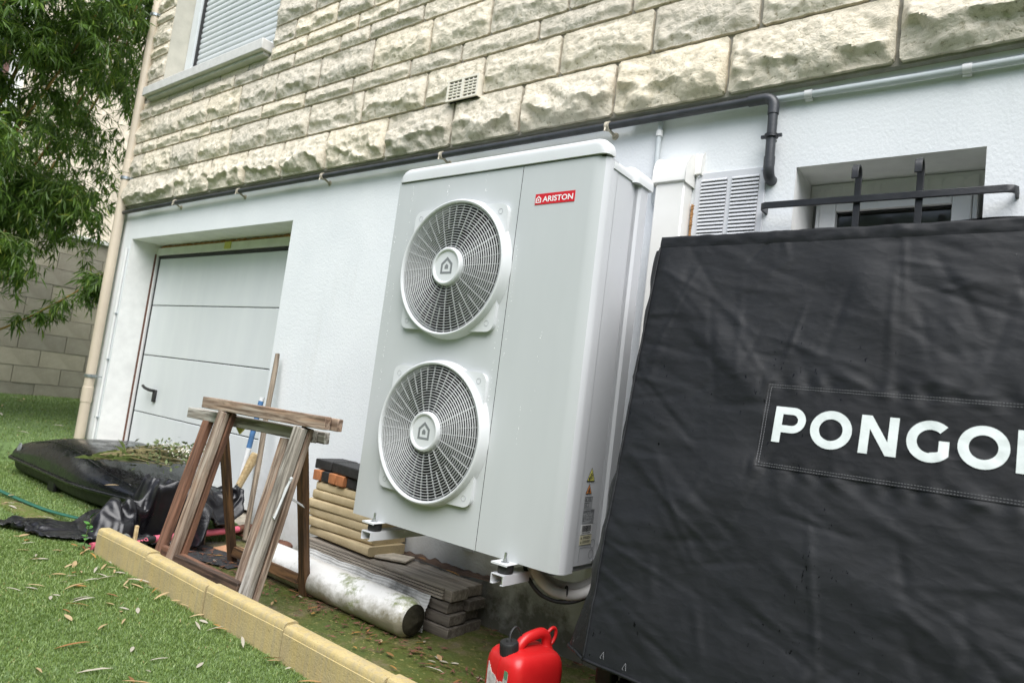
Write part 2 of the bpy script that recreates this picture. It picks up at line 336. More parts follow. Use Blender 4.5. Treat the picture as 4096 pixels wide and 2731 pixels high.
class MB:
    def __init__(s): s.v = []; s.f = []
    def add(s, vs, fs):
        k = len(s.v); s.v += [tuple(p) for p in vs]; s.f += [tuple(i+k for i in f) for f in fs]; return s
    def box(s, x0, x1, y0, y1, z0, z1, M=None):
        vs = [(x, y, z) for x in (x0, x1) for y in (y0, y1) for z in (z0, z1)]
        if M is not None: vs = [M @ Vector(p) for p in vs]
        return s.add(vs, [(0, 1, 3, 2), (4, 6, 7, 5), (0, 4, 5, 1), (2, 3, 7, 6), (0, 2, 6, 4), (1, 5, 7, 3)])
    def tube(s, pts, r, n=8, caps=True, closed=False, flat=1.0):
        pts = [Vector(p) for p in pts]; m = len(pts)
        rs = r if isinstance(r, (list, tuple)) else [r]*m
        up = None; k = len(s.v); vs = []
        for i, p in enumerate(pts):
            if closed: t = pts[(i+1) % m] - pts[i-1]
            else: t = pts[min(i+1, m-1)] - pts[max(i-1, 0)]
            t.normalize()
            if up is None:
                up = Vector((0, 0, 1)) if abs(t.z) < .9 else Vector((0, 1, 0))
            a = up - t*up.dot(t); a.normalize(); up = a; b = t.cross(a)
            for j in range(n):
                q = 2*math.pi*j/n; vs.append(p + (a*math.cos(q)*flat + b*math.sin(q))*rs[i])
        fs = []
        for i in range(m if closed else m-1):
            for j in range(n):
                i2 = (i+1) % m
                fs.append((i*n+j, i*n+(j+1) % n, i2*n+(j+1) % n, i2*n+j))
        if caps and not closed:
            fs.append(tuple(range(n-1, -1, -1))); fs.append(tuple((m-1)*n+j for j in range(n)))
        return s.add(vs, fs)
    def lathe(s, prof, n=48, M=None, closed=False):
        # profile (r, h) revolved round local Z
        vs = []
        for r, h in prof:
            for j in range(n):
                q = 2*math.pi*j/n; vs.append(Vector((r*math.cos(q), r*math.sin(q), h)))
        if M is not None: vs = [M @ p for p in vs]
        fs = []; m = len(prof)
        for i in range(m if closed else m-1):
            for j in range(n):
                i2 = (i+1) % m; fs.append((i*n+j, i*n+(j+1) % n, i2*n+(j+1) % n, i2*n+j))
        return s.add(vs, fs)
    def prism(s, poly, d0, d1, fn):
        # poly: 2D points; fn(u, v, d) -> 3D
        n = len(poly); vs = [fn(u, v, d0) for u, v in poly] + [fn(u, v, d1) for u, v in poly]
        fs = [tuple(range(n)), tuple(range(2*n-1, n-1, -1))] + [(i, (i+1) % n, n+(i+1) % n, n+i) for i in range(n)]
        return s.add(vs, fs)
    def grid(s, nu, nv, fn):
        vs = [fn(i/nu, j/nv) for i in range(nu+1) for j in range(nv+1)]
        fs = [(i*(nv+1)+j, (i+1)*(nv+1)+j, (i+1)*(nv+1)+j+1, i*(nv+1)+j+1) for i in range(nu) for j in range(nv)]
        return s.add(vs, fs)
    def mesh(s, name, smooth=None):
        me = bpy.data.meshes.new(name); me.from_pydata([tuple(p) for p in s.v], [], s.f); me.update()
        if smooth is not None:
            for p in me.polygons: p.use_smooth = True
            if smooth < 180: me.set_sharp_from_angle(angle=R(smooth))
        return me
    def obj(s, name, mat, parent=None, M=None, smooth=None, kind=None):
        return obj(name, s.mesh(name, smooth), mat, parent, M, kind)

def boxo(name, mat, parent, x0, x1, y0, y1, z0, z1, bev=.003, kind=None):
    # a bevelled box whose origin is its own centre
    c = Vector(((x0+x1)/2, (y0+y1)/2, (z0+z1)/2))
    m = MB().box(x0-c.x, x1-c.x, y0-c.y, y1-c.y, z0-c.z, z1-c.z)
    o = m.obj(name, mat, parent, Matrix.Translation(c), kind=kind)
    if bev: bevel(o, bev)
    return o
def align(p0, p1, up=(0, 0, 1), roll=0):
    # frame with X along p0->p1 at the midpoint
    p0 = Vector(p0); p1 = Vector(p1); x = (p1-p0).normalized(); u = Vector(up)
    y = u.cross(x)
    if y.length < 1e-4: y = Vector((0, 1, 0)).cross(x)
    y.normalize(); z = x.cross(y)
    M = Matrix((x, y, z)).transposed().to_4x4(); M.translation = (p0+p1)/2
    return M @ Matrix.Rotation(roll, 4, 'X')
def board(name, mat, parent, p0, p1, wy, hz, up=(0, 0, 1), roll=0, bev=.003):
    L = (Vector(p1)-Vector(p0)).length
    n = max(1, int(L/.12)); m = MB()
    def ring(x):
        j = lambda: random.uniform(-.0012, .0012)
        return [(x, -wy/2+j(), -hz/2+j()), (x, wy/2+j(), -hz/2+j()), (x, wy/2+j(), hz/2+j()), (x, -wy/2+j(), hz/2+j())]
    vs = []
    for i in range(n+1): vs += ring(-L/2+L*i/n)
    fs = [(3, 2, 1, 0), tuple(n*4+k for k in range(4))]
    for i in range(n):
        for k in range(4): fs.append((i*4+k, i*4+(k+1) % 4, (i+1)*4+(k+1) % 4, (i+1)*4+k))
    m.add(vs, fs); o = m.obj(name, mat, parent, align(p0, p1, up, roll))
    if bev: bevel(o, bev)
    return o
def bez(pts, n=10):
    # Catmull-Rom through points
    P = [Vector(p) for p in pts]; P = [2*P[0]-P[1]] + P + [2*P[-1]-P[-2]]; out = []
    for i in range(1, len(P)-2):
        for k in range(n):
            t = k/n; a, b, c, d = P[i-1:i+3]
            out.append(.5*((2*b)+(c-a)*t+(2*a-5*b+4*c-d)*t*t+(-a+3*b-3*c+d)*t**3))
    out.append(P[-2]); return out
def sstep(a, b, x):
    t = min(1, max(0, (x-a)/(b-a))); return t*t*(3-2*t)
def text_mesh(txt, size, name='lettering', bold=0.0, space=1.0):
    cu = bpy.data.curves.new(name, 'FONT'); cu.body = txt; cu.size = size; cu.offset = bold; cu.space_character = space; cu.resolution_u = 4
    o = bpy.data.objects.new('lettering_source', cu); COL.objects.link(o)
    dg = bpy.context.evaluated_depsgraph_get(); dg.update()
    me = bpy.data.meshes.new_from_object(o.evaluated_get(dg)); me.name = name
    bpy.data.objects.remove(o); bpy.data.curves.remove(cu); me.materials.clear(); return me
def XZ(x, y, z):
    # local (u, v, d): u -> +X, v -> +Z, d -> out of the wall (-Y)
    return Matrix(((1, 0, 0, x), (0, 0, -1, y), (0, 1, 0, z), (0, 0, 0, 1)))
def YZ(x, y, z):
    # local (u, v, d): u -> +Y, v -> +Z, d -> +X
    return Matrix(((0, 0, 1, x), (1, 0, 0, y), (0, 1, 0, z), (0, 0, 0, 1)))

# ------------------------------------------------------------------ drape of the tarpaulin, settled as cloth over the roof box
def lawn_h(x, y):
    low = .088 + .012*sstep(-3.4, -4.6, x)
    up = .235 + .045*max(0, -6.3-x)
    h = low + (up-low)*sstep(-6.02, -6.16, x - .12*math.sin(y*1.7) + .04*noise.noise(Vector((x*6, y*6, 0))))
    if y > -1.06: h *= 1 - .9*sstep(-4.55, -3.75, x)*sstep(-1.06, -.85, y)
    return h + .006*noise.noise(Vector((x*1.7, y*1.7, 3)))
BXs, BXe, BYC, BRIM = -5.70, -3.78, -.445, .208
def rb_sec(u):
    # half width and lid height along the box
    wd = .362*(.88+.12*sstep(0, .05, u))*(1-.40*sstep(.55, 1.02, u)**1.3); hl = .112+.085*sstep(0, .35, u)-.150*sstep(.42, 1.0, u); return wd, hl
def sq(t_, p): return math.copysign(abs(t_)**p, t_)
def lid(u, v):
    x = BXs+(BXe-BXs)*u; wd, hl = rb_sec(u); a = math.pi*v; e = sstep(-.012, .012, u)*sstep(1.005, .975, u)
    c_ = sq(math.cos(a), .42); s_ = abs(math.sin(a))**.50; tuck = .06*sstep(.1, .95, s_)
    return (x+.05*s_*(1-sstep(0, .2, u)), BYC-wd*c_*(1-tuck), BRIM+.006+hl*s_*e)
def base(u, v):
    x = BXs+.035+(BXe-BXs-.07)*u; wd, hl = rb_sec(u); a = math.pi*v; c_ = sq(math.cos(a), .35); s_ = abs(math.sin(a))**.4
    e = sstep(-.02, .03, u)*sstep(1.02, .97, u); return (x, BYC-wd*.965*c_*(1-.06*s_), BRIM-.006-.098*s_*e)
OUT = [(-4.03, -1.235), (-3.90, -1.225), (-3.76, -1.19), (-3.66, -1.09), (-3.63, -.95), (-3.62, -.78), (-3.66, -.58), (-3.74, -.36), (-3.84, -.18), (-3.98, -.11), (-4.10, -.18), (-4.17, -.34), (-4.15, -.50), (-4.11, -.64), (-4.00, -.78), (-3.97, -.92), (-4.00, -1.06), (-4.05, -1.14)]
def inside(x, y, P):
    c_ = False; n = len(P)
    for i in range(n):
        (x0, y0), (x1, y1) = P[i], P[(i+1) % n]
        if (y0 > y) != (y1 > y) and x < (x1-x0)*(y-y0)/(y1-y0)+x0: c_ = not c_
    return c_
def settle_tarpaulin():
    objs = []
    def mk(mb, coll=True):
        me = mb.mesh('drape'); o = bpy.data.objects.new('drape', me); COL.objects.link(o); objs.append(o)
        if coll:
            o.modifiers.new('collision', 'COLLISION'); o.collision.thickness_outer = .008; o.collision.cloth_friction = 30; o.collision.use_culling = False
        return o
    lumps = ((-3.90, -.40, .08, .13, .28, .19), (-3.84, -.84, .07, .15, .11, .10), (-3.95, -1.12, .08, .12, .05, .04))
    mk(MB().grid(50, 34, lid)); mk(MB().grid(50, 50, lambda u, v: (-5.0+2.0*u, -1.6+2.0*v, max(0, lawn_h(-5.0+2.0*u, -1.6+2.0*v)+.008))))
    for cx, cy, cz, rx, ry, rz in lumps:
        mk(MB().grid(20, 14, lambda u, v: (cx+rx*math.cos(2*math.pi*u)*math.sin(math.pi*v), cy+ry*math.sin(2*math.pi*u)*math.sin(math.pi*v), cz+rz*math.cos(math.pi*v))))
    def top(x, y):
        u = (x-BXs)/(BXe-BXs); h = lawn_h(x, y)
        if 0 < u < 1 and abs(y-BYC) < rb_sec(u)[0]+.04: h = max(h, BRIM+rb_sec(u)[1]+.01)
        for cx, cy, cz, rx, ry, rz in lumps:
            q = 1-((x-cx)/(rx+.03))**2-((y-cy)/(ry+.03))**2
            if q > 0: h = max(h, cz+rz*math.sqrt(q)+.02)
        return h
    st = .0125; nx, ny = int(.62/st), int(1.18/st); m = MB(); V = []; F = []
    for i in range(nx+1):
        for j in range(ny+1):
            x = -4.20+.62*i/nx; y = -1.26+1.18*j/ny
            V.append((x, y, top(x, y)+.04+.05*noise.noise(Vector((x*6, y*6, 1)))+.03*noise.noise(Vector((x*14, y*14, 5)))))
    for i in range(nx):
        for j in range(ny):
            if inside(-4.20+.62*(i+.5)/nx, -1.26+1.18*(j+.5)/ny, OUT): k = i*(ny+1)+j; F.append((k, k+ny+1, k+ny+2, k+1))
    used = sorted({k for f in F for k in f}); rm = {k: n for n, k in enumerate(used)}
    m.add([V[k] for k in used], [tuple(rm[k] for k in f) for f in F]); cl = mk(m, False)
    md = cl.modifiers.new('cloth', 'CLOTH'); c = md.settings
    c.quality = 6; c.mass = .25; c.tension_stiffness = 25; c.compression_stiffness = 25; c.shear_stiffness = 8; c.bending_stiffness = .10; c.air_damping = 1.5; c.shrink_min = -.24
    k = md.collision_settings; k.distance_min = .006; k.collision_quality = 3; k.use_self_collision = True; k.self_distance_min = .005
    md.point_cache.frame_end = 60
    for f in range(1, 61): sc.frame_set(f)
    dg = bpy.context.evaluated_depsgraph_get(); P = [tuple(v.co) for v in cl.evaluated_get(dg).data.vertices]
    me = bpy.data.meshes.new('tarpaulin'); me.from_pydata(P, [], m.f)
    for p in me.polygons: p.use_smooth = True
    for o in objs: bpy.data.objects.remove(o)
    sc.frame_set(1); return me
TARP_MESH = settle_tarpaulin()

#@@ STRUCTURE
# ------------------------------------------------------------------ ground
def in_strip(x, y): return x > -3.72 and y > -1.075
xs = list(np.concatenate([np.arange(-30, -10, 1.5), np.arange(-10, 3, .08), np.arange(3, 26, 2.)]))
ys = list(np.concatenate([np.arange(-30, -4, 1.5), np.arange(-4, 1.2, .08), np.arange(1.2, 14, 1.)]))
idx = {}; V = []; F = []
for i, x in enumerate(xs):
    for j, y in enumerate(ys):
        idx[i, j] = len(V); V.append((x, y, lawn_h(x, y)))
for i in range(len(xs)-1):
    for j in range(len(ys)-1):
        cx, cy = (xs[i]+xs[i+1])/2, (ys[j]+ys[j+1])/2
        if in_strip(cx, cy) or (cy > .02 and cx > -6.6): continue
        F.append((idx[i, j], idx[i+1, j], idx[i+1, j+1], idx[i, j+1]))
me = bpy.data.meshes.new('lawn'); me.from_pydata(V, [], F)
for p in me.polygons: p.use_smooth = True
o = obj('lawn', me, 'turf_base'); tag(o, 'green artificial turf ground in front of the kerb', 'lawn', kind='structure')
m = MB().grid(150, 34, lambda u, v: (-4.0+10*u, -1.10+1.5*v*.74, .004+.006*noise.noise(Vector((u*30, v*6, 1)))))
o = m.obj('concrete_strip', 'concrete_mossy', smooth=180); tag(o, 'mossy wet concrete strip between the kerb and the white wall', 'ground', kind='structure')
m = MB().grid(40, 6, lambda u, v: (-6.5+2.9*u, .0+.30*v, .02-.01*u))
o = m.obj('garage_threshold', 'rubble_pale', smooth=180); tag(o, 'pale worn concrete threshold under the garage door', 'ground', kind='structure')
# worn earth and moss showing through the turf
m = MB()
def patch(m, cx, cy, rx, ry, rot, seed, z=.008, n=30):
    vs = [(cx, cy, lawn_h(cx, cy)+z)]
    for k in range(3):
        for j in range(n):
            a = 2*math.pi*j/n; rr = (k+1)/3*(1+.22*noise.noise(Vector((math.cos(a)*1.5, math.sin(a)*1.5, seed))))
            x = cx+rx*rr*math.cos(a)*math.cos(rot)-ry*rr*math.sin(a)*math.sin(rot); y = cy+rx*rr*math.cos(a)*math.sin(rot)+ry*rr*math.sin(a)*math.cos(rot)
            vs.append((x, y, lawn_h(x, y)+z*(1-.6*k/2)))
    fs = [(0, 1+j, 1+(j+1) % n) for j in range(n)]
    for k in range(2): fs += [(1+k*n+j, 1+(k+1)*n+j, 1+(k+1)*n+(j+1) % n, 1+k*n+(j+1) % n) for j in range(n)]
    m.add(vs, fs)
patch(m, -4.25, -1.06, .52, .085, .12, 2.2)
o = m.obj('moss_patch', 'moss', smooth=180); tag(o, 'mossy bare strip of ground beside the black tarpaulin', 'moss', kind='stuff')

# ------------------------------------------------------------------ house
house = thing('house', 'white rendered house wall with rough limestone blocks above it', 'house', (-3, 0, 0))
GX0, GX1, GZ = -6.33, -3.93, 2.012
BX0, BX1, BZ0, BZ1 = -.762, -.185, 1.30, 1.992
HX0, HX1, ZS = -6.60, 3.2, 2.30
m = MB()
xs_ = [HX0, GX0, GX1, BX0, BX1, HX1]; zs_ = [-.15, 0, BZ0, BZ1, GZ, ZS]
def hole(x, z):
    return (GX0 < x < GX1 and -.15 < z < GZ) or (BX0 < x < BX1 and BZ0 < z < BZ1)
for i in range(5):
    for j in range(5):
        if not hole((xs_[i]+xs_[i+1])/2, (zs_[j]+zs_[j+1])/2):
            m.add([(xs_[i], 0, zs_[j]), (xs_[i+1], 0, zs_[j]), (xs_[i+1], 0, zs_[j+1]), (xs_[i], 0, zs_[j+1])], [(0, 1, 2, 3)])
m.add([(HX0, 0, -.15), (HX0, 0, ZS), (HX0, 7, ZS), (HX0, 7, -.15)], [(0, 1, 2, 3)])
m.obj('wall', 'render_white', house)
m = MB()   # reveals of the garage and of the cellar window
def reveal(m, x0, x1, z0, z1, d, bottom=True):
    m.add([(x0, 0, z0), (x0, 0, z1), (x0, d, z1), (x0, d, z0)], [(0, 1, 2, 3)])
    m.add([(x1, 0, z0), (x1, d, z0), (x1, d, z1), (x1, 0, z1)], [(0, 1, 2, 3)])
    m.add([(x0, 0, z1), (x1, 0, z1), (x1, d, z1), (x0, d, z1)], [(0, 1, 2, 3)])
    if bottom: m.add([(x0, 0, z0), (x0, d, z0), (x1, d, z0), (x1, 0, z0)], [(0, 1, 2, 3)])
reveal(m, GX0, GX1, -.15, GZ, .42, False); m.obj('reveal', 'reveal_white', house)
m = MB(); reveal(m, BX0, BX1, BZ0, BZ1, .26); m.obj('reveal', 'reveal_white', house)
# upper wall: mortar bed behind the stones, window opening left clear
WX0, WX1, WZ0 = -6.16, -4.45, 3.36
m = MB()
TOP = 5.4
m.box(HX0+.01, HX1, -.032, .10, ZS, 3.27); m.box(HX0+.01, WX0-.012, -.030, .10, 3.271, TOP); m.box(WX1+.012, HX1, -.030, .10, 3.271, TOP)
m.box(WX0-.012, WX1+.012, .22, .30, 3.2, TOP)
m.obj('mortar_bed', 'mortar', house)
m = MB(); m.box(HX0, HX1, .31, 7, ZS+.01, TOP); m.obj('upper_storey', 'facade_cream', house)

def stone_mesh(L, H, B, seed, rough):
    cell = .0080 if L < .75 else .011
    nx = max(6, int(L/cell)); nz = max(6, int(H/cell)); sx = seed*7.31
    vs = []
    for i in range(nx+1):
        for j in range(nz+1):
            x = L*i/nx; z = H*j/nz; vv = z/H
            n0 = noise.noise(Vector((x*5.0+sx, seed, 0)))
            n1 = noise.noise(Vector((x*17+sx, seed, 4)))
            vb = min(.66, max(.16, .36+.26*n0+.10*n1))
            if vv > vb: p = max(0, (1-vv)/(1-vb))**.8
            else:
                under = sstep(-.35, .35, noise.noise(Vector((x*7+sx, 9, seed))))
                drop = sstep(0, 1, (vb-vv)*H/.022)
                p = 1-(.62*under)*drop; p *= (vv/vb)**(.35+.5*under) if vv < vb else 1
            d = min(x, L-x, z, H-z)
            mg = sstep(-.004, .030, d)
            q = Vector((x*9+sx, z*9, seed*3.1))
            qw = q*1.0+Vector((.35*noise.noise(q*.8), .35*noise.noise(q*.8+Vector((7, 3, 1))), 0)); r1 = .0065*noise.noise(qw*1.0, noise_basis='VORONOI_F1')+.0060*noise.noise(qw*3.0, noise_basis='VORONOI_F1')+.0075*noise.ridged_multi_fractal(q, .9, 2.2, 4, .8, 2.0)-.006
            r2 = noise.noise(q*3.4)*.0030+noise.noise(q*8.1)*.0024
            ch = noise.noise(Vector((x*3.1+sx, z*5.3, seed))); chip = -.016*sstep(.25, .45, ch)
            y = -(mg*(B*p + rough*(r1*.9+r2+chip)) + .004*noise.noise(q*2)*min(1, d*40))
            ex = .0035*noise.noise(Vector((z*30+sx, 3, seed)))*(1 if i in (0, nx) else 0)
            ez = .0035*noise.noise(Vector((x*24+sx, 6, seed)))*(1 if j in (0, nz) else 0)
            rc = .006
            if i in (0, nx) and j in (0, nz): ex += rc*(1 if i == 0 else -1); ez += rc*(1 if j == 0 else -1)
            vs.append((x-L/2+ex, y, z-H/2+ez))
    fs = [(i*(nz+1)+j, (i+1)*(nz+1)+j, (i+1)*(nz+1)+j+1, i*(nz+1)+j+1) for i in range(nx) for j in range(nz)]
    ring = [i*(nz+1) for i in range(nx+1)] + [nx*(nz+1)+j for j in range(1, nz+1)] + [i*(nz+1)+nz for i in range(nx-1, -1, -1)] + [j for j in range(nz-1, 0, -1)]
    k = len(vs)
    for a in ring: vs.append((vs[a][0], .045, vs[a][2]))
    n = len(ring)
    fs += [(ring[a], k+a, k+(a+1) % n, ring[(a+1) % n]) for a in range(n)]
    me = bpy.data.meshes.new('stone'); me.from_pydata(vs, [], fs)
    for p in me.polygons: p.use_smooth = True
    me.set_sharp_from_angle(angle=R(42)); return me
COURSES = [
 (2.302, 2.554, [-5.59, -5.04, -4.54, -4.09, -3.61, -3.05, -2.53, -2.07, -1.55, -1.04, -.45, .12], .046, 1.15),
 (2.554, 2.765, [-6.26, -5.75, -5.30, -4.82, -4.34, -3.85, -3.31, -2.77, -2.35, -1.87, -1.39, -.93, -.54, -.1], .034, .95),
 (2.765, 2.875, [-6.35, -6.05, -5.64, -5.16, -4.91, -4.45, -3.94, -3.44, -2.93, -2.53, -2.02, -1.51, -1.0, -.5, 0], .022, .75),
 (2.875, 3.087, [-6.21, -5.72, -5.25, -4.78, -4.31, -3.81, -3.28, -2.79, -2.35, -1.86, -1.4, -.9, -.35], .032, .95),
 (3.087, 3.197, [-6.28, -5.93, -5.55, -5.35, -4.91, -4.53, -4.14, -3.64, -3.35, -2.88, -2.43, -1.95, -1.5, -1.0], .022, .75),
 (3.197, 3.303, [-6.02, -5.60, -5.17, -4.76, -4.455, -4.02, -3.48, -3.11, -2.6, -2.1, -1.6], .022, .75),
 (3.303, 3.452, [-4.18, -3.72, -3.35, -2.85, -2.4], .03, .9),
 (3.452, 3.662, [-3.98, -3.5, -3.05, -2.5], .034, .95),
 (3.662, 3.772, [-4.22, -3.75, -3.3], .022, .75),
 (3.772, 3.985, [-4.05, -3.6], .032, .95),
 (3.985, 4.095, [-4.2, -3.8], .022, .75),
 (4.095, 4.305, [-4.0, -3.5], .032, .95),
 (4.305, 4.52, [-4.1], .032, .95)]
g = .0075
sid = 0
for ci, (z0, z1, js, B, rough) in enumerate(COURSES):
    js = list(js); last = js[-1]
    while last < HX1-.6 and ci < 6: last += random.uniform(.4, .58); js.append(last)
    if ci >= 6:
        while last < -1.0: last += random.uniform(.4, .58); js.append(last)
    spans = []
    if ci < 6:
        e = [HX0]+js
        spans = list(zip(e[:-1], e[1:]))
    else:
        e = [WX1]+js; spans = list(zip(e[:-1], e[1:])) + [(HX0, WX0)]
    for a, b in spans:
        za, zb = z0, z1; BB = B; rr = rough; yb = -.05
        if ci == 5 and b < WX1+.01: zb = 3.262; BB = .008; rr = .4; yb = -.034
        sid += 1
        L = b-a-2*g; H = zb-za-2*g
        if L < .05: continue
        f = random.uniform(.8, 1.2)
        # towards the right the faces were dressed flatter
        if ci > 0 and a > -3.0: f *= .62
        elif ci > 0: f *= .8
        me = stone_mesh(L, H, BB*f, sid*1.37, rr)
        obj('stone', me, 'limestone', house, Matrix.Translation(((a+b)/2, yb, (za+zb)/2)))

# upper window: smooth stone reveal, sill, shutter guide, slats
win = obj('window', MB().box(-6.158, -6.045, .105, .165, 3.362, TOP-.3).mesh('window'), 'shutter_white', house); bevel(win, .004)
boxo('sill', 'sill_stone', win, -6.37, -4.475, -.118, .16, 3.272, 3.352, .006)
boxo('drip_edge', 'sill_stone', win, -6.34, -4.50, -.085, .02, 3.250, 3.2715, .004)
m = MB(); m.add([(WX0, -.048, 3.355), (WX0, -.048, TOP-.3), (WX0, .2, TOP-.3), (WX0, .2, 3.355)], [(0, 1, 2, 3)]); m.box(WX0-.012, WX0-.001, -.046, .2, 3.355, TOP-.3)
m.obj('stone_jamb', 'reveal_stone', win)
m = MB(); m.box(WX1+.001, WX1+.012, -.046, .2, 3.355, TOP-.3); m.obj('stone_jamb', 'reveal_stone', win)
boxo('gap_strip', 'rubber_black', win, -6.044, -6.026, .125, .17, 3.354, TOP-.3, .002)  # black strip painted in for the dark gap between guide and slats
sl = MB(); prof = []
for k in range(9):
    a = math.pi*k/8; prof.append((-.012*math.sin(a)-.0, .0245*(-math.cos(a))))
sl.add([(-.80, y, z) for y, z in prof]+[(.80, y, z) for y, z in prof], [(i, i+9, i+10, i+1) for i in range(8)])
slm = sl.mesh('shutter_slat', 180)
for k in range(24): obj('shutter_slat', slm, 'shutter_white', win, Matrix.Translation((-5.226, .158, 3.379+k*.0505)))

# garage door: four panels, frame, seals, handle
gd = boxo('garage_door', 'dark_void', house, GX0-.08, GX1+.08, .30, .34, .0, 1.93, 0)
for a, b in ((.045, .532), (.538, 1.026), (1.032, 1.468), (1.474, 1.892)):
    boxo('panel', 'door_grey', gd, -6.285, -3.86, .245, .28, a+.0005, b-.0005, .004, None)
boxo('top_seal', 'rubber_black', gd, -6.30, -3.9, .235, .275, 1.893, 1.918, .004)
boxo('side_seal', 'rubber_black', gd, -6.308, -6.286, .242, .28, .03, 1.893, .003)
boxo('frame', 'pvc_white', gd, -6.332, -6.309, .225, .28, .03, 1.93, .003)
boxo('lintel_frame', 'reveal_white', gd, -6.33, -3.9, .222, .28, 1.920, 1.985, .004)
boxo('rust_strip', 'rust_brown', gd, -6.3295, -6.325, .210, .2245, .05, 1.93, .001)
m = MB()
for k in range(46):
    x = -6.3+k*.052; m.tube([(x, .236+.01*random.random(), 1.993), (x+.05, .236+.01*random.random(), 1.993)], [.008+.014*random.random(), .008+.012*random.random()], 6)
m.obj('foam_bead', 'foam_orange', gd, smooth=180)
boxo('paper_tab', 'sign_yellow', gd, -5.16, -5.07, .214, .221, 1.93, 1.985, .001)
hd = boxo('handle', 'rubber_black', gd, -5.965, -5.915, .226, .245, .64, .745, .006)
m = MB(); m.tube(bez([(-5.94, .23, .735), (-5.94, .195, .738), (-5.955, .185, .742), (-6.03, .185, .752), (-6.075, .19, .765)], 5), [.013]*11+[.012]*10, 8)
m.obj('lever', 'rubber_black', gd, smooth=60)
# cellar window: frame, sash, pane
cw = boxo('cellar_window', 'pvc_white', house, BX0+.002, BX1-.002, .205, .258, 1.925, BZ1-.002, .002)
for x0, x1, z0, z1 in ((BX0+.03, BX0+.045, BZ0, 1.925), (BX1-.045, BX1-.03, BZ0, 1.925)):
    boxo('frame', 'pvc_white', cw, x0, x1, .188, .255, z0, z1-.001, .003)
SA = [(BX0+.046, BX0+.103, BZ0, 1.924), (BX1-.103, BX1-.046, BZ0, 1.924), (BX0+.1035, BX1-.1035, 1.872, 1.924), (BX0+.1035, BX1-.1035, BZ0, BZ0+.06)]
for q in SA: boxo('sash', 'pvc_white', cw, q[0], q[1], .180, .245, q[2], q[3]-.0005, .004)
boxo('gasket', 'rubber_black', cw, BX0+.104, BX1-.104, .196, .2, 1.866, 1.8715, .001)
boxo('pane', 'glass_dark', cw, BX0+.10, BX1-.10, .215, .225, BZ0+.05, 1.875, 0)
m = MB()   # torn protective film along the head of the window
for k in range(24):
    x = BX0+.03+k*.0215
    m.add([(x, .20+.008*random.random(), 1.972+.006*random.random()), (x+.0217, .20+.008*random.random(), 1.972+.006*random.random()), (x+.0217, .198, 1.930), (x, .198, 1.930)], [(0, 1, 2, 3)])
m.obj('film', 'reveal_white', cw, smooth=180)

#@@ FIXTURES
# ------------------------------------------------------------------ fixtures on the wall
dp = thing('drainpipe', 'beige plastic drainpipe running down the corner of the house', 'drainpipe', (-6.52, -.06, .2))
m = MB(); m.tube([(-6.52, -.062, .15), (-6.52, -.062, 5.3)], .040, 20, False); m.obj('pipe', 'drain_beige', dp, smooth=180)
for za, zb in ((2.60, 2.72), (.56, .695)):
    m = MB(); m.lathe([(.0405, za), (.044, za+.004), (.044, zb-.004), (.0405, zb)], 24, Matrix.Translation((-6.52, -.062, 0))); m.obj('sleeve', 'drain_beige', dp, smooth=40)
for zc in (4.085, 2.555, .79):
    m = MB(); m.lathe([(.0455, zc-.013), (.048, zc-.012), (.048, zc+.012), (.0455, zc+.013)], 24, Matrix.Translation((-6.52, -.062, 0)))
    m.box(-6.487, -6.462, -.075, -.050, zc-.010, zc+.010); m.tube([(-6.475, -.06, zc), (-6.41, -.02, zc), (-6.40, .01, zc)], .005, 6)
    m.obj('clamp', 'zinc', dp, smooth=40)
wp = thing('water_pipe', 'long black pipe clipped under the limestone and turning down into the wall', 'pipe', (-3.6, -.045, 2.25))
PY = -.048; pz = 2.257; r = .0185
m = MB(); m.tube([(-6.50, PY, pz-.012), (-5.0, PY, pz), (-3, PY, pz+.002), (-.93, PY, pz)], .0165, 12, False); m.obj('pipe', 'pipe_black', wp, smooth=180)
arc = [(-.945, PY, pz)]+[(-.885+.036*math.sin(R(a)), PY, pz-.036+.036*math.cos(R(a))) for a in range(0, 91, 15)]+[(-.849, PY, 2.19)]
m = MB(); m.tube(arc, .0205, 14); m.obj('elbow', 'pipe_black', wp, smooth=60)
m = MB(); m.tube([(-.849, PY, 2.195), (-.847, PY, 2.02)], .0175, 14); m.obj('pipe', 'pipe_black', wp, smooth=60)
m = MB(); m.tube([(-.847, PY, 2.025)]+[(-.847, PY+.036-.036*math.cos(R(a)), 1.985-.036*math.sin(R(a))) for a in range(0, 91, 15)]+[(-.846, .02, 1.949)], .0200, 14); m.obj('elbow', 'pipe_black', wp, smooth=60)
m = MB(); m.lathe([(.018, -.006), (.025, -.006), (.025, .006), (.018, .006)], 16, Matrix.Translation((-.848, PY, 2.105))); m.box(-.885, -.81, PY-.006, PY+.006, 2.100, 2.110); m.tube([(-.848, PY, 2.105), (-.848, 0, 2.105)], .006, 8)
m.obj('clip', 'iron_black', wp, smooth=50)
for x in (-5.53, -4.585, -3.605, -2.575, -1.564):
    m = MB(); M = Matrix.Translation((x, PY, pz)) @ Matrix.Rotation(R(90), 4, 'Y')
    m.lathe([(.0167, -.011), (.021, -.010), (.021, -.003), (.0185, -.002), (.0185, .004), (.0215, .005), (.0215, .010), (.0167, .011)], 14, M)
    m.tube([(x, PY+.01, pz-.012), (x+.012, -.02, pz-.026), (x+.014, .004, pz-.03)], .0065, 8); m.lathe([(.0, .001), (.017, .001), (.015, .006), (0, .008)], 12, XZ(x+.014, 0, pz-.03))
    m.tube([(x-.003, PY-.018, pz-.012), (x-.003, PY-.022, pz-.03)], .004, 6)
    m.obj('clip', 'brass_old', wp, smooth=50)
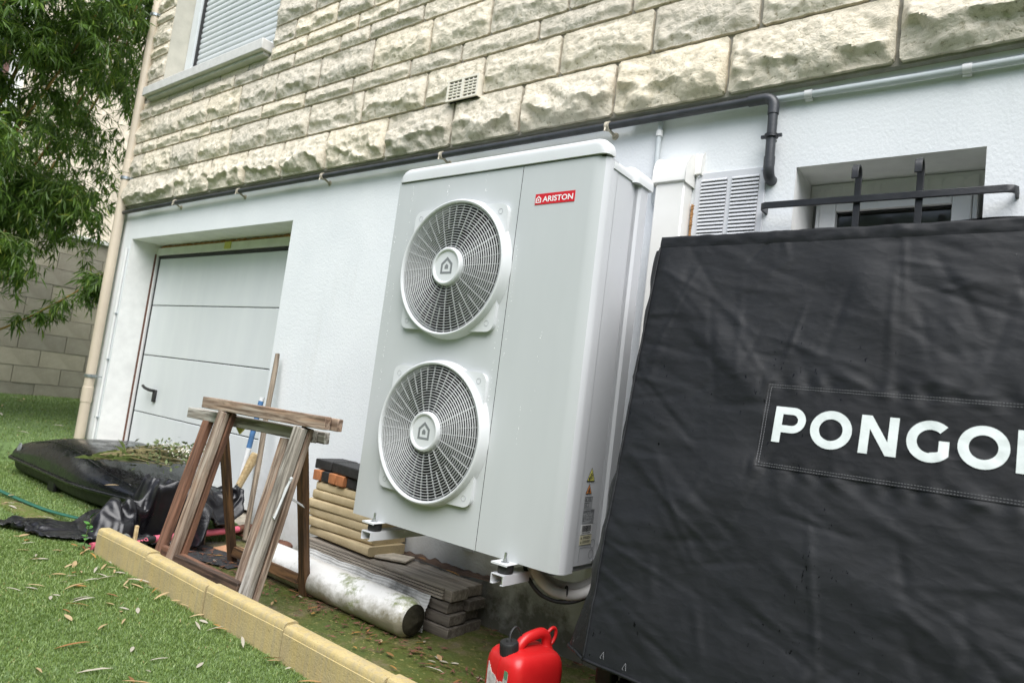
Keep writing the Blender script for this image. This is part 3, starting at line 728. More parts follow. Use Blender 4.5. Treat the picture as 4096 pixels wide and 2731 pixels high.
cg = thing('grey_conduit', 'pale grey conduit running under the limestone at upper right', 'conduit', (0, -.02, 2.25))
m = MB(); m.tube([(-1.45, -.020, 2.268), (-.4, -.022, 2.253), (2.9, -.022, 2.248)], .0125, 12, False); m.obj('tube', 'conduit_grey', cg, smooth=180)
for x in (-.735, -.249, .3):
    zc = 2.258 if x < -.5 else 2.252
    m = MB(); M = Matrix.Translation((x, -.022, zc)) @ Matrix.Rotation(R(90), 4, 'Y'); m.lathe([(.0127, -.013), (.0165, -.013), (.0165, .013), (.0127, .013)], 12, M); m.box(x-.013, x+.013, -.02, 0, zc-.019, zc-.006)
    m.obj('clip', 'sticker_white', cg, smooth=40)
cv = thing('cable_conduit', 'short thin white conduit with cable dropping beside the trunking', 'conduit', (-1.33, -.01, 2.0))
m = MB(); m.tube([(-1.327, -.017, 2.25), (-1.327, -.017, 1.985)], .0105, 12); m.obj('tube', 'conduit_grey', cv, smooth=50)
for zc in (2.2, 2.0):
    m = MB(); m.lathe([(.0107, -.012), (.0145, -.012), (.0145, .012), (.0107, .012)], 12, Matrix.Translation((-1.327, -.017, zc))); m.obj('collar', 'pvc_white', cv, smooth=40)
m = MB(); m.tube(bez([(-1.327, -.017, 1.99), (-1.33, -.017, 1.93), (-1.318, -.016, 1.89), (-1.29, -.012, 1.86)], 6), .0045, 6); m.obj('cable', 'conduit_grey', cv, smooth=180)
lc = thing('garage_conduit', 'thin white painted conduit beside the left edge of the garage opening', 'conduit', (-6.38, -.01, 1))
m = MB(); m.tube([(-6.375, -.012, .2), (-6.375, -.012, 1.90), (-6.372, -.012, 1.93)], .011, 10); m.obj('tube', 'pvc_white', lc, smooth=50)
for zc in (1.35, .95, .45):
    m = MB(); m.box(-6.395, -6.355, -.02, 0, zc-.006, zc+.006); m.obj('clip', 'zinc', lc)
# air brick in the limestone
ab = thing('air_vent', 'small cream air vent grid set into the limestone', 'vent', (-2.457, -.07, 2.53))
m = MB(); x0, x1, z0, z1 = -2.567, -2.348, 2.534, 2.652; Yv = -.080
m.box(x0+.004, x1-.004, Yv+.0045, -.03, z0+.004, z1-.004); m.obj('backing', 'dark_void', ab)
for q in ((x0, x0+.0038), (x1-.0038, x1)): boxo('side', 'vent_cream', ab, q[0], q[1], Yv+.0042, -.03, z0, z1, 0)
fr = []
cols = [x0, x0+.012, (x0+x1)/2-.009, (x0+x1)/2+.009, x1-.012, x1]
m = MB()
m.box(x0, x1, Yv-.006, Yv+.004, z0, z0+.010); m.box(x0, x1, Yv-.006, Yv+.004, z1-.010, z1)
for a, b in ((0, 1), (2, 3), (4, 5)): m.box(cols[a], cols[b], Yv-.006, Yv+.004, z0+.010, z1-.010)
m.obj('frame', 'vent_cream', ab)
rows = 6; hh = (z1-z0-.020)/rows
for a, b in ((1, 2), (3, 4)):
    for k in range(1, rows):
        zz = z0+.010+hh*k; boxo('bar', 'vent_cream', ab, cols[a]+.0002, cols[b]-.0002, Yv-.004, Yv+.003, zz-.004, zz+.004, .001)
    ww = (cols[b]-cols[a])/3
    for q in (1, 2):
        xx = cols[a]+ww*q; boxo('upright', 'vent_cream', ab, xx-.0032, xx+.0032, Yv-.0025, Yv+.0025, z0+.0105, z1-.0105, .001)
# white trunking
tk = thing('cable_trunking', 'wide white plastic cable trunking rising from behind the black cover', 'trunking', (-1.22, -.03, .3))
o = boxo('channel', 'pvc_cream', tk, -1.286, -1.160, -.078, 0, .3, 1.985, .006)
sec = [(-1.295, 0), (-1.295, -.088), (-1.15, -.088), (-1.15, 0)]
m = MB(); pf = [(0, 1.955), (-.088, 1.955), (-.088, 2.01), (-.080, 2.035), (-.062, 2.058), (-.035, 2.072), (0, 2.078)]
m.prism(pf, -1.295, -1.152, lambda u, v, d: (d, u, v)); o = m.obj('elbow_cap', 'pvc_cream', tk); bevel(o, .006, 3)
m = MB(); pf = [(0, 2.0), (-.020, 2.0), (-.020, 2.075), (-.012, 2.088), (0, 2.09)]; m.prism(pf, -1.1515, -1.118, lambda u, v, d: (d, u, v)); o = m.obj('wall_flange', 'pvc_cream', tk); bevel(o, .004, 2)
m = MB()
for k in range(16):
    zz = 1.70+k*.011; m.tube([(-1.154, -.004, zz), (-1.146, -.006-.004*random.random(), zz+.014)], [.005, .004+.005*random.random()], 6)
m.obj('foam_seal', 'foam_orange', tk, smooth=180)
# louvred vent
lv = thing('louvre_vent', 'white metal louvred vent panel screwed to the wall beside trunking', 'vent', (-1.015, -.005, 1.6))
lx0, lx1, lz0, lz1 = -1.145, -.868, 1.52, 2.006
boxo('plate', 'panel_white', lv, lx0, lx1, -.010, 0, lz0, lz1, .002)
sm = MB(); wv_ = .1045; pr_ = [(0, 0), (-.0055, .0005), (-.0058, .0028), (-.001, .0108), (0, .0112)]
sm.prism(pr_, -wv_/2, wv_/2, lambda u, v, d: (d, u, v)); slm = sm.mesh('slat'); 
for xc in (lx0+.078, lx1-.075):
    boxo('slot_back', 'dark_void', lv, xc-wv_/2, xc+wv_/2, -.0108, -.009, lz0+.02, 1.978, 0)
    for k in range(30):
        zz = 1.968-k*.0148
        if zz > lz0+.03: obj('slat', slm, 'panel_white', lv, Matrix.Translation((xc, -.0112, zz)))
for p in ((lx0+.012, lz1-.012), (lx1-.012, lz1-.012)):
    m = MB(); m.lathe([(.0055, 0), (.005, .003), (0, .0035)], 10, XZ(p[0], -.010, p[1])); m.obj('screw', 'steel', lv, smooth=40)
# iron window guard
wg = thing('window_guard', 'black wrought iron window guard with two hooked uprights and one crossbar', 'window guard', (-.47, -.1, 1.3))
YB = -.070
m = MB()
path = [(-.856, .01, 1.832), (-.856, YB+.022, 1.832), (-.852, YB+.008, 1.832), (-.840, YB, 1.832), (-.125, YB, 1.825), (-.108, YB+.008, 1.825), (-.100, YB+.022, 1.825), (-.100, .01, 1.825)]
def flatbar(m, path, a, b, side):
    # rectangular section: a across (side vector), b thick
    P = [Vector(p) for p in path]; vs = []
    for i, p in enumerate(P):
        t = (P[min(i+1, len(P)-1)]-P[max(i-1, 0)]).normalized(); s_ = Vector(side); n_ = t.cross(s_).normalized()
        vs += [p+s_*a/2+n_*b/2, p+s_*a/2-n_*b/2, p-s_*a/2-n_*b/2, p-s_*a/2+n_*b/2]
    fs = [(3, 2, 1, 0), tuple(len(vs)-4+k for k in range(4))]
    for i in range(len(P)-1):
        for k in range(4): fs.append((i*4+k, i*4+(k+1) % 4, i*4+4+(k+1) % 4, i*4+4+k))
    m.add(vs, fs)
flatbar(m, path, .024, .010, (0, 0, 1)); o = m.obj('crossbar', 'iron_black', wg); bevel(o, .002)
for xc in (-.536, -.353):
    m = MB(); hk = [(xc, YB+.012, 1.2), (xc, YB+.012, 1.90)]+[(xc, YB+.012-.028+.028*math.cos(R(a)), 1.908+.030*math.sin(R(a))) for a in range(0, 181, 20)]+[(xc, YB-.044, 1.886)]
    flatbar(m, hk, .021, .008, (1, 0, 0)); o = m.obj('upright', 'iron_black', wg); bevel(o, .0015)

#@@ HEATPUMP
# ------------------------------------------------------------------ heat pump
hp = thing('heat_pump', 'large white and grey two-fan heat pump mounted on the wall', 'heat pump', (-1.73, -.4, .46))
X0, XS, X1, XR = -2.249, -1.572, -1.250, -1.212
YF, ZB, ZT = -.580, .472, 1.884
FX, FZ1, FZ2, FR = -1.856, 1.498, .857, .262
# left front panel with two round openings
def rect_hole(m, x0, x1, z0, z1, cx, cz, r, y, n=72):
    angs = [2*math.pi*k/n for k in range(n)] + [math.atan2(z-cz, x-cx) % (2*math.pi) for x in (x0, x1) for z in (z0, z1)]
    angs = sorted(angs); inn = []; out = []
    for a in angs:
        dx, dz = math.cos(a), math.sin(a); t = 1e9
        if dx > 1e-9: t = min(t, (x1-cx)/dx)
        if dx < -1e-9: t = min(t, (x0-cx)/dx)
        if dz > 1e-9: t = min(t, (z1-cz)/dz)
        if dz < -1e-9: t = min(t, (z0-cz)/dz)
        inn.append((cx+r*dx, y, cz+r*dz)); out.append((cx+t*dx, y, cz+t*dz))
    k = len(inn); m.add(inn+out, [(i, k+i, k+(i+1) % k, (i+1) % k) for i in range(k)])
zm = (FZ1+FZ2)/2
m = MB(); rect_hole(m, X0, XS-.0012, zm, ZT, FX, FZ1, FR+.006, YF); rect_hole(m, X0, XS-.0012, ZB, zm, FX, FZ2, FR+.006, YF)
m.add([(X0, YF, ZB), (X0, YF, ZT), (X0, -.21, ZT), (X0, -.21, ZB)], [(0, 1, 2, 3)])          # left flank
m.add([(X0, YF, ZB), (X0, YF+.02, ZB), (XS-.0012, YF+.02, ZB), (XS-.0012, YF, ZB)], [(0, 1, 2, 3)])
m.obj('front_panel', 'panel_dimmed', hp)
# right front panel wraps round the corner with a soft chamfer
pl = [(XS+.0012, YF), (X1-.02, YF), (X1, YF+.0015), (X1+.026, YF+.012), (XR-.002, YF+.026), (XR, YF+.04), (XR, -.5015)]
m = MB(); nP = len(pl)
m.add([(x, y, ZB) for x, y in pl]+[(x, y, ZT) for x, y in pl], [(i, i+1, nP+i+1, nP+i) for i in range(nP-1)])
m.add([(x, y+.014, ZB+.0005) for x, y in pl]+[(x, y, ZB) for x, y in pl], [(i, i+1, nP+i+1, nP+i) for i in range(nP-1)])
o = m.obj('front_panel', 'panel_dimmed', hp, smooth=30)
mw = MATS['panel_white']; o.data.materials.append(mw)  # lighter flank: stronger side light put into the same casing paint
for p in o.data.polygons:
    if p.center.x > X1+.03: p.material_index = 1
# side panel and rear pillar
m = MB(); pl = [(XR-.001, -.4985), (XR-.001, -.372), (XR+.008, -.362), (XR+.016, -.350), (XR+.016, -.300), (XR+.010, -.290), (XR-.02, -.286), (XR-.06, -.286)]
nP = len(pl); zb = ZB+.022
m.add([(x, y, zb) for x, y in pl[:3]]+[(x, y, ZT-.03) for x, y in pl[:3]], [(i, i+1, 4+i, 3+i) for i in range(2)])
m.obj('side_panel', 'panel_white', hp, smooth=30)
m = MB(); q = pl[1:]; nq = len(q); m.add([(x, y, ZB+.006) for x, y in q]+[(x, y, ZT-.03) for x, y in q], [(i, i+1, nq+i+1, nq+i) for i in range(nq-1)])
m.add([(x, y, ZB+.006) for x, y in q], [tuple(range(nq))]); m.obj('rear_pillar', 'panel_white', hp, smooth=30)
boxo('body', 'panel_white', hp, X0+.003, XR-.006, -.50, -.2862, ZB+.03, ZT-.01, .003)
m = MB(); m.box(XS+.004, XR-.008, YF+.02, -.501, ZB+.01, ZT-.02); m.obj('electrics_box', 'panel_white', hp)
m = MB(); m.box(X0+.003, XS, YF+.13, -.5005, ZB+.01, ZT-.02); m.obj('coil_back', 'dark_void', hp)
boxo('base_tray', 'panel_white', hp, X0+.01, XR-.012, YF+.03, -.29, ZB+.004, ZB+.028, .002)
# lid: tall rounded front fascia, lower rear deck, rear corner cap
def lid_poly(x0, x1, z0, z1, r, n=6):
    P = [(x0, z0), (x1, z0)]
    for cx, cz, a0 in ((x1-r, z1-r, 0), (x0+r, z1-r, 90)):
        for k in range(n+1):
            a = R(a0+90*k/n); P.append((cx+r*math.cos(a), cz+r*math.sin(a)))
    return P
def lid_shell(name, x0, x1, z0, z1, r, rings, yback, mat='plastic_white'):
    # rounded outline lofted back from an inset front face; rings = (inset, y)
    m = MB(); vs = []; n = None
    for e, y in list(rings)+[(0, yback)]:
        P = lid_poly(x0+e, x1-e, z0, z1-e, max(.004, r-e), 8); n = len(P); vs += [(u, y, v) for u, v in P]
    K = len(rings)+1; fs = [tuple(range(n)), tuple((K-1)*n+k for k in range(n-1, -1, -1))]
    for i in range(K-1): fs += [(i*n+k, (i+1)*n+k, (i+1)*n+(k+1) % n, i*n+(k+1) % n) for k in range(n)]
    m.add(vs, fs); return m.obj(name, mat, hp, smooth=38)
RG = [(.030, 0), (.020, .0010), (.011, .0055), (.004, .014), (0, .026)]
boxo('shadow_gap', 'dark_void', hp, X0+.004, XR-.012, YF+.006, -.52, ZT-.002, ZT+.006, 0)  # black strip paints the shade in the joint under the lid
lid_shell('lid', X0-.003, XR+.004, ZT+.0045, 1.951, .055, [(e, -.588+y) for e, y in RG], -.535)
lid_shell('rear_deck', X0-.002, XR+.004, ZT-.034, 1.892, .03, [(0, -.5345), (0, -.5)], -.31)
lid_shell('corner_cap', XR-.10, XR+.024, ZT-.038, 1.912, .05, [(.02, -.400), (.008, -.396), (0, -.384)], -.276)
# fan grilles
ringm = []
NR = 17
for k in range(NR):
    rr = .083+k*(.250-.083)/(NR-1)
    mm = MB(); tk_ = .0012; dz_ = .010*(1-(k/NR)**2)-.002; mm.lathe([(rr-tk_, .0015+dz_), (rr-tk_*.5, .003+dz_), (rr+tk_*.5, .003+dz_), (rr+tk_, .0015+dz_), (rr+tk_*.8, -.0025+dz_), (rr-tk_*.8, -.0025+dz_)], 80, closed=True)
    ringm.append(mm.mesh('grille_ring', 50))
def spoke(r0, r1, t):
    mm = MB()
    dome = lambda q: .010*(1-max(0, (q-.083)/.17)**2)-.002
    vs = []
    for k in range(6):
        q = r0+(r1-r0)*k/5; vs += [(q, -t, dome(q)-.005), (q, t, dome(q)-.005), (q, t*.7, dome(q)+.001), (q, -t*.7, dome(q)+.001)]
    mm.add(vs, [(3, 2, 1, 0), (20, 21, 22, 23)]+[(k*4+j, k*4+(j+1) % 4, k*4+4+(j+1) % 4, k*4+4+j) for k in range(5) for j in range(4)]); return mm.mesh('spoke')
sp_full = spoke(.074, .258, .0012); sp_half = spoke(.160, .258, .0011); sp_thick = spoke(.074, .258, .0034)
pent = [(-.5, -.5), (.5, -.5), (.5, .18), (0, .62), (-.5, .18)]
def logo(m, s, fn, d0, d1):
    inn = [(-.34, -.36), (.34, -.36), (.34, .10), (0, .40), (-.34, .10)]
    for i in range(5):
        j = (i+1) % 5; m.prism([(pent[i][0]*s, pent[i][1]*s), (pent[j][0]*s, pent[j][1]*s), (inn[j][0]*s, inn[j][1]*s), (inn[i][0]*s, inn[i][1]*s)], d0, d1, fn)
    c = [(-.15, -.17), (.15, -.17), (.15, .03), (0, .17), (-.15, .03)]; m.prism([(x*s, y*s) for x, y in c], d0, d1, fn)
for FZ in (FZ1, FZ2):
    Mc = XZ(FX+.004, YF-.033, FZ)
    m = MB(); rp = lid_poly(-.236, .236, -.236, .236, .03)
    rp = []
    for cx, cz, a0 in ((.206, .206, 0), (-.206, .206, 90), (-.206, -.206, 180), (.206, -.206, 270)):
        for k in range(7):
            a = R(a0+90*k/6); rp.append((cx+.03*math.cos(a), cz+.03*math.sin(a)))
    # mount plate as four corner lugs joined by the ring
    fg = None
    mr_ = MB(); mr_.lathe([(.2585, -.020), (.2575, .002), (.2600, .009), (.2650, .0112), (.2695, .009), (.2732, .002), (.2755, -.012), (.2785, -.024), (.281, -.0325), (.262, -.0325)], 96, Mc); fg = mr_.obj('fan_grille', 'plastic_white', hp, smooth=35)
    for sx in (-1, 1):
        for sz in (-1, 1):
            lug = [(sx*.247, sz*.09), (sx*.244, sz*.212)]+[(sx*(.214+.03*math.cos(R(a))), sz*(.212+.03*math.sin(R(a)))) for a in (15, 30, 45, 60, 75)]+[(sx*.212, sz*.243), (sx*.08, sz*.246)]
            lug += [(sx*.25*math.cos(R(a))*1.02, sz*.25*math.sin(R(a))*1.02) for a in (74, 60, 45, 30, 16)]
            if sx*sz < 0: lug = lug[::-1]
            mp = MB(); mp.prism(lug, -.036, -.014, lambda u, v, d: Mc @ Vector((u-.002, v, d))); bevel(mp.obj('mounting_lug', 'plastic_white', fg), .004, 2)
    for me in ringm: obj('grille_ring', me, 'grille_grey', fg, Mc)
    for k in range(40):
        me = sp_full if k % 2 == 0 else sp_half
        if k == 3: me = sp_thick
        if k in (37, 39): pass
        obj('spoke', me, 'grille_grey', fg, Mc @ Matrix.Rotation(2*math.pi*(k+.2)/40, 4, 'Z'))
    m = MB(); m.lathe([(.076, -.004), (.077, .014), (.074, .0235), (.069, .0265), (.064, .0255), (.060, .0195), (.0, .0185)], 48, Mc); m.obj('hub', 'plastic_white', fg, smooth=35)
    m = MB(); logo(m, .060, lambda u, v, d: Mc @ Vector((u, v, d)), .0188, .0196); m.obj('logo', 'logo_grey', fg)
    for sx in (-1, 1):
        for sz in (-1, 1):
            m = MB(); m.lathe([(.0105, -.0138), (.0105, -.0130), (.0095, -.0130), (.0095, -.0138)], 20, Mc @ Matrix.Translation((sx*.213-.002, sz*.213, 0))); m.obj('screw_cap', 'sticker_silver', fg)
    # shroud and fan blades behind the grille
    m = MB(); m.lathe([(FR+.005, -.033), (FR-.002, -.05), (FR-.002, -.165)], 64, Mc); m.obj('shroud', 'fan_dark', fg, smooth=60)
    for k in range(4):
        m = MB(); a0 = k*90+20
        def bl(u, v):
            rr = .05+.198*u; a = R(a0+(-28+62*v)+12*u); return Mc @ Vector((rr*math.cos(a), rr*math.sin(a), -.105+.06*(v-.5)))
        m.grid(6, 8, bl); m.obj('fan_blade', 'fan_dark', fg, smooth=180)
    m = MB(); m.lathe([(.055, -.14), (.055, -.075), (.045, -.066), (0, -.064)], 24, Mc); m.obj('fan_hub', 'fan_dark', fg, smooth=40)
# rain drops still hanging on the casing
m = MB()
_rd = random.Random(4)
def runs_of_drops(x, z0, z1, n):
    for k in range(n):
        z = _rd.uniform(z0, z1); xx = x+_rd.gauss(0, .0025); r_ = _rd.uniform(.0007, .0017)
        m.add([(xx-r_, YF-.0001, z), (xx, YF-.0001, z-r_*1.5), (xx+r_, YF-.0001, z), (xx, YF-.0001, z+r_*1.5), (xx, YF-r_*.9, z-r_*.3)], [(0, 1, 4), (1, 2, 4), (2, 3, 4), (3, 0, 4)])
for x, z0, z1, n in ((-1.555, 1.15, 1.62, 24), (-1.45, .86, 1.0, 9), (-2.16, 1.55, 1.87, 30), (-2.2, .9, 1.45, 34), (-1.95, 1.80, 1.87, 12), (-1.75, 1.80, 1.88, 10), (-1.60, 1.0, 1.3, 16), (-1.40, .95, 1.3, 8), (-2.235, 1.1, 1.8, 20)): runs_of_drops(x, z0, z1, n)
m.obj('rain_drops', 'print_white', hp, kind='stuff')
# brand label
bl_ = boxo('brand_label', 'label_red', hp, -1.499, -1.327, YF-.0016, YF-.0002, 1.7285, 1.7685, 0)
def flat_text(name, txt, size, mat, parent, M, width=None, bold=.0, space=1.0):
    me = text_mesh(txt, size, name, bold, space); xsx = [v.co.x for v in me.vertices]
    if width: 
        s = width/(max(xsx)-min(xsx)); x00 = min(xsx)
        for v in me.vertices: v.co.x = (v.co.x-x00)*s
    return obj(name, me, mat, parent, M)
flat_text('lettering', 'ARISTON', .0285, 'print_white', bl_, XZ(-1.465, YF-.0022, 1.7375), .131, .0006)
m = MB(); logo(m, .0235, lambda u, v, d: XZ(-1.4835, YF-.002, 1.7465) @ Vector((u, v, d)), 0, .0004); m.obj('logo', 'print_white', bl_)
# warning stickers on the flank
XL = XR+.0004
def fl(u, v, d): return (XL+d, u, v)
def tri_sign(name, mat, yc, z0, w_, h_):
    m = MB(); m.prism([(yc-w_/2, z0), (yc+w_/2, z0), (yc, z0+h_)], 0, .0006, fl); a = m.obj(name, 'print_black', hp)
    m = MB(); m.prism([(yc-w_*.41, z0+h_*.05), (yc+w_*.41, z0+h_*.05), (yc, z0+h_*.88)], .0006, .0010, fl); m.obj('sign_face', mat, a); return a
a = tri_sign('fan_warning_label', 'sign_yellow', -.450, .775, .052, .047)
m = MB()
for k in range(6):
    an = R(k*60+15); m.prism([(-.450+.001*math.cos(an), .793+.001*math.sin(an)), (-.450+.008*math.cos(an-.3), .793+.0105*math.sin(an-.3)), (-.450+.0095*math.cos(an), .793+.013*math.sin(an)), (-.450+.008*math.cos(an+.3), .793+.0105*math.sin(an+.3))], .0010, .0013, fl)
m.prism([(-.466, .780), (-.459, .779), (-.456, .787), (-.463, .791)], .0010, .0014, fl); m.obj('fan_symbol', 'print_black', a)
a = tri_sign('flame_warning_label', 'sign_orange', -.455, .733, .040, .034)
m = MB(); m.prism([(-.4585, .740), (-.4515, .740), (-.4495, .744), (-.4515, .749), (-.4535, .7535), (-.456, .7505), (-.460, .745)], .0010, .0013, fl); m.prism([(-.461, .737), (-.449, .737), (-.449, .7383), (-.461, .7383)], .0010, .0013, fl); m.obj('flame_symbol', 'print_black', a)
m = MB(); m.prism([(-.477, .684), (-.424, .684), (-.424, .725), (-.477, .725)], 0, .0004, fl); a = m.obj('manual_label', 'sticker_silver', hp)
m = MB()
for y0, z0, w_, h_ in ((-.473, .708, .020, .013), (-.449, .708, .020, .013), (-.473, .689, .026, .013)):
    for q in ((y0, z0, w_, .0012), (y0, z0+h_, w_, .0012), (y0, z0, .0014, h_), (y0+w_, z0, .0014, h_+.0012), (y0+w_/2, z0, .0012, h_), (y0+w_*.25, z0+.003, .003, h_-.006)):
        m.prism([(q[0], q[1]), (q[0]+q[2], q[1]), (q[0]+q[2], q[1]+q[3]), (q[0], q[1]+q[3])], .0004, .0007, fl)
m.obj('book_symbol', 'print_black', a)
m = MB(); m.prism([(-.478, .634), (-.402, .634), (-.402, .680), (-.478, .680)], 0, .0004, fl); a = m.obj('rating_label', 'sticker_silver', hp)
flat_text('lettering', 'ARISTON', .0075, 'print_black', a, YZ(XL+.0007, -.466, .6715), .030, .0002)
m = MB(); logo(m, .006, lambda u, v, d: fl(u-.471, v+.6738, d), .0004, .0007)
for k, zz in enumerate((.668, .664, .660, .656, .652, .648, .6445, .641)):
    x = -.474
    while x < -.408:
        l = random.uniform(.004, .012)
        if random.random() < .75: m.prism([(x, zz), (min(-.405, x+l), zz), (min(-.405, x+l), zz+.0012), (x, zz+.0012)], .0004, .0006, fl)
        x += l+.003
for k in range(4):
    zz = .678-.0022*k; m.prism([(-.430, zz), (-.405, zz), (-.405, zz+.0009), (-.430, zz+.0009)], .0004, .0006, fl)
for y0 in (-.428, -.421, -.414):
    m.prism([(y0, .6365), (y0+.0045, .6365), (y0+.0045, .6385), (y0, .6385)], .0004, .0006, fl)
m.obj('small_print', 'print_black', a)
m = MB(); m.prism([(-.478, .597), (-.407, .597), (-.407, .630), (-.478, .630)], 0, .0005, fl); a = m.obj('barcode_label', 'sticker_white', hp)
m = MB(); y = -.470
while y < -.415:
    b_ = random.choice((.0007, .0007, .0014, .0021)); m.prism([(y, .606), (y+b_, .606), (y+b_, .6265), (y, .6265)], .0005, .0008, fl); y += b_+random.choice((.0007, .0012))
y = -.468
while y < -.418: m.prism([(y, .6005), (y+.002, .6005), (y+.002, .6035), (y, .6035)], .0005, .0008, fl); y += .0032
m.obj('bars', 'print_black', a)
m = MB(); m.prism([(-.479, .562), (-.404, .562), (-.404, .594), (-.479, .594)], 0, .0005, fl); a = m.obj('caution_label', 'sticker_cream', hp)
m = MB()
for z0 in (.582, .568):
    m.prism([(-.474, z0), (-.466, z0), (-.470, z0+.008)], .0005, .0007, fl)
    for k in range(4): m.prism([(-.461, z0+.0075-k*.0026), (-.461+.05-.008*random.random(), z0+.0075-k*.0026), (-.413, z0+.0084-k*.0026), (-.461, z0+.0084-k*.0026)], .0005, .0007, fl)
m.obj('small_print', 'print_black', a)
m = MB()
for yc, zc in ((-.392, .562), (-.396, .527)):
    m.lathe([(.0150, 0), (.0150, .0004), (.0138, .0004), (.0138, 0)], 24, YZ(XL, yc, zc))
for a_, b_ in (((-.470, .546), (-.415, .556)), ):
    P = bez([(-.474, .505, 0), (-.474, .545, 0), (-.466, .553, 0), (-.42, .554, 0), (-.411, .548, 0)], 5)
    for i in range(len(P)-1): m.prism([(P[i].x, P[i].y), (P[i+1].x, P[i+1].y), (P[i+1].x+.0012, P[i+1].y-.0012), (P[i].x+.0012, P[i].y-.0012)], 0, .0004, fl)
m.obj('knock_out', 'logo_grey', hp)
m = MB(); m.lathe([(.007, 0), (.007, .004), (.004, .006), (0, .006)], 10, YZ(XR, -.38, .502)); m.obj('screw', 'steel', hp, smooth=40)

# wall brackets with rubber feet
def bracket(xc, label):
    b = thing('wall_bracket', label, 'bracket', (xc, -.3, .35), 'brackets carrying the heat pump')
    m = MB(); y0, y1 = -.640, .0
    for q in ((xc-.027, xc-.0245, .402, .436), (xc+.0245, xc+.027, .402, .436), (xc-.0243, xc+.0243, .4325, .4355), (xc-.0243, xc-.015, .402, .4045), (xc+.015, xc+.0243, .402, .4045)):
        m.box(q[0], q[1], y0, y1, q[2], q[3])
    m.obj('arm', 'panel_white', b)
    boxo('wall_plate', 'panel_white', b, xc-.035, xc+.035, -.012, 0, .30, .80, .003)
    m = MB(); m.lathe([(.0, 0), (.026, 0), (.0275, .006), (.0275, .026), (.026, .032), (0, .032)], 24, Matrix.Translation((xc, -.598, .436))); m.obj('rubber_foot', 'rubber_black', b, smooth=40)
    boxo('foot_plate', 'plastic_white', b, xc-.034, xc+.034, -.636, -.50, .4685, .4715, .001)
    m = MB(); m.box(xc-.034, xc+.034, -.638, -.636, .4655, .4714); m.box(xc-.036, xc-.0341, -.637, -.5, .464, .4712); o = m.obj('foot_lip', 'plastic_white', b)
    m = MB(); m.lathe([(0, .4), (.005, .4), (.005, .505), (0, .507)], 10, Matrix.Translation((xc, -.606, 0))); m.obj('stud', 'steel', b, smooth=40)
    m = MB(); m.lathe([(.016, .4715), (.016, .4735), (.0085, .4735), (.0085, .482), (0, .482)], 6, Matrix.Translation((xc, -.606, 0))); m.obj('nut', 'steel', b)
    return b
bracket(-2.085, 'left white steel wall bracket with black rubber foot under heat pump')
bracket(-1.415, 'right white steel wall bracket with black rubber foot under heat pump')
rl = thing('wall_rail', 'white steel rail bolted to the wall behind the heat pump', 'rail', (-1.7, -.01, .74))
m = MB(); m.box(-2.25, -1.10, -.024, -.021, .715, .765); m.box(-2.25, -1.10, -.024, 0, .7655, .7685); m.box(-2.25, -1.10, -.024, 0, .7115, .7145); m.obj('channel', 'panel_white', rl)
m = MB(); m.lathe([(.012, 0), (.012, .006), (.007, .007), (.007, .014), (0, .014)], 6, XZ(-1.345, -.024, .742)); m.obj('bolt', 'steel', rl)
# insulated refrigerant hoses
hs_ = thing('hose_bundle', 'grey corrugated insulated hoses looping under the heat pump', 'hose', (-1.3, -.35, .36))
def hose(name, pts, r, mat, n=14, ribs=0):
    P = bez(pts, 14); m = MB()
    if ribs:
        Q = []; rs = []; acc = 0
        for i in range(len(P)-1):
            seg = (P[i+1]-P[i]).length; k = max(1, int(seg/.0035))
            for j in range(k):
                Q.append(P[i].lerp(P[i+1], j/k)); rs.append(r*(1+(.035 if len(Q) % 2 else -.035)))
        m.tube(Q, rs, n)
    else: m.tube(P, r, n)
    return m.obj(name, mat, hs_, smooth=180)
hose('hose', [(-1.385, -.50, .50), (-1.37, -.47, .425), (-1.32, -.43, .378), (-1.255, -.37, .375), (-1.20, -.30, .43), (-1.165, -.24, .52), (-1.15, -.2, .66)], .0185, 'hose_white', 14, 1)
hose('hose', [(-1.40, -.45, .50), (-1.385, -.43, .43), (-1.34, -.39, .392), (-1.28, -.32, .39), (-1.235, -.26, .44), (-1.19, -.21, .53), (-1.175, -.17, .68)], .017, 'hose_white', 14, 1)
hose('cable', [(-1.405, -.52, .50), (-1.395, -.49, .415), (-1.345, -.45, .355), (-1.27, -.39, .348), (-1.21, -.31, .40), (-1.17, -.25, .50)], .007, 'rubber_black', 8)
hose('cable', [(-1.415, -.50, .50), (-1.41, -.48, .42), (-1.36, -.44, .352), (-1.285, -.37, .345), (-1.22, -.29, .40)], .006, 'iron_black', 8)
m = MB(); Pt = Vector((-1.275, -.365, .378)); Mt = align((-1.32, -.43, .378), (-1.255, -.37, .375)); Mt.translation = (-1.29, -.398, .377); m.tube([Mt @ Vector((0, .0205*math.cos(a), .0205*math.sin(a))) for a in [2*math.pi*k/16 for k in range(16)]], .0035, 6, False, True); m.obj('cable_tie', 'rubber_black', hs_, smooth=180)

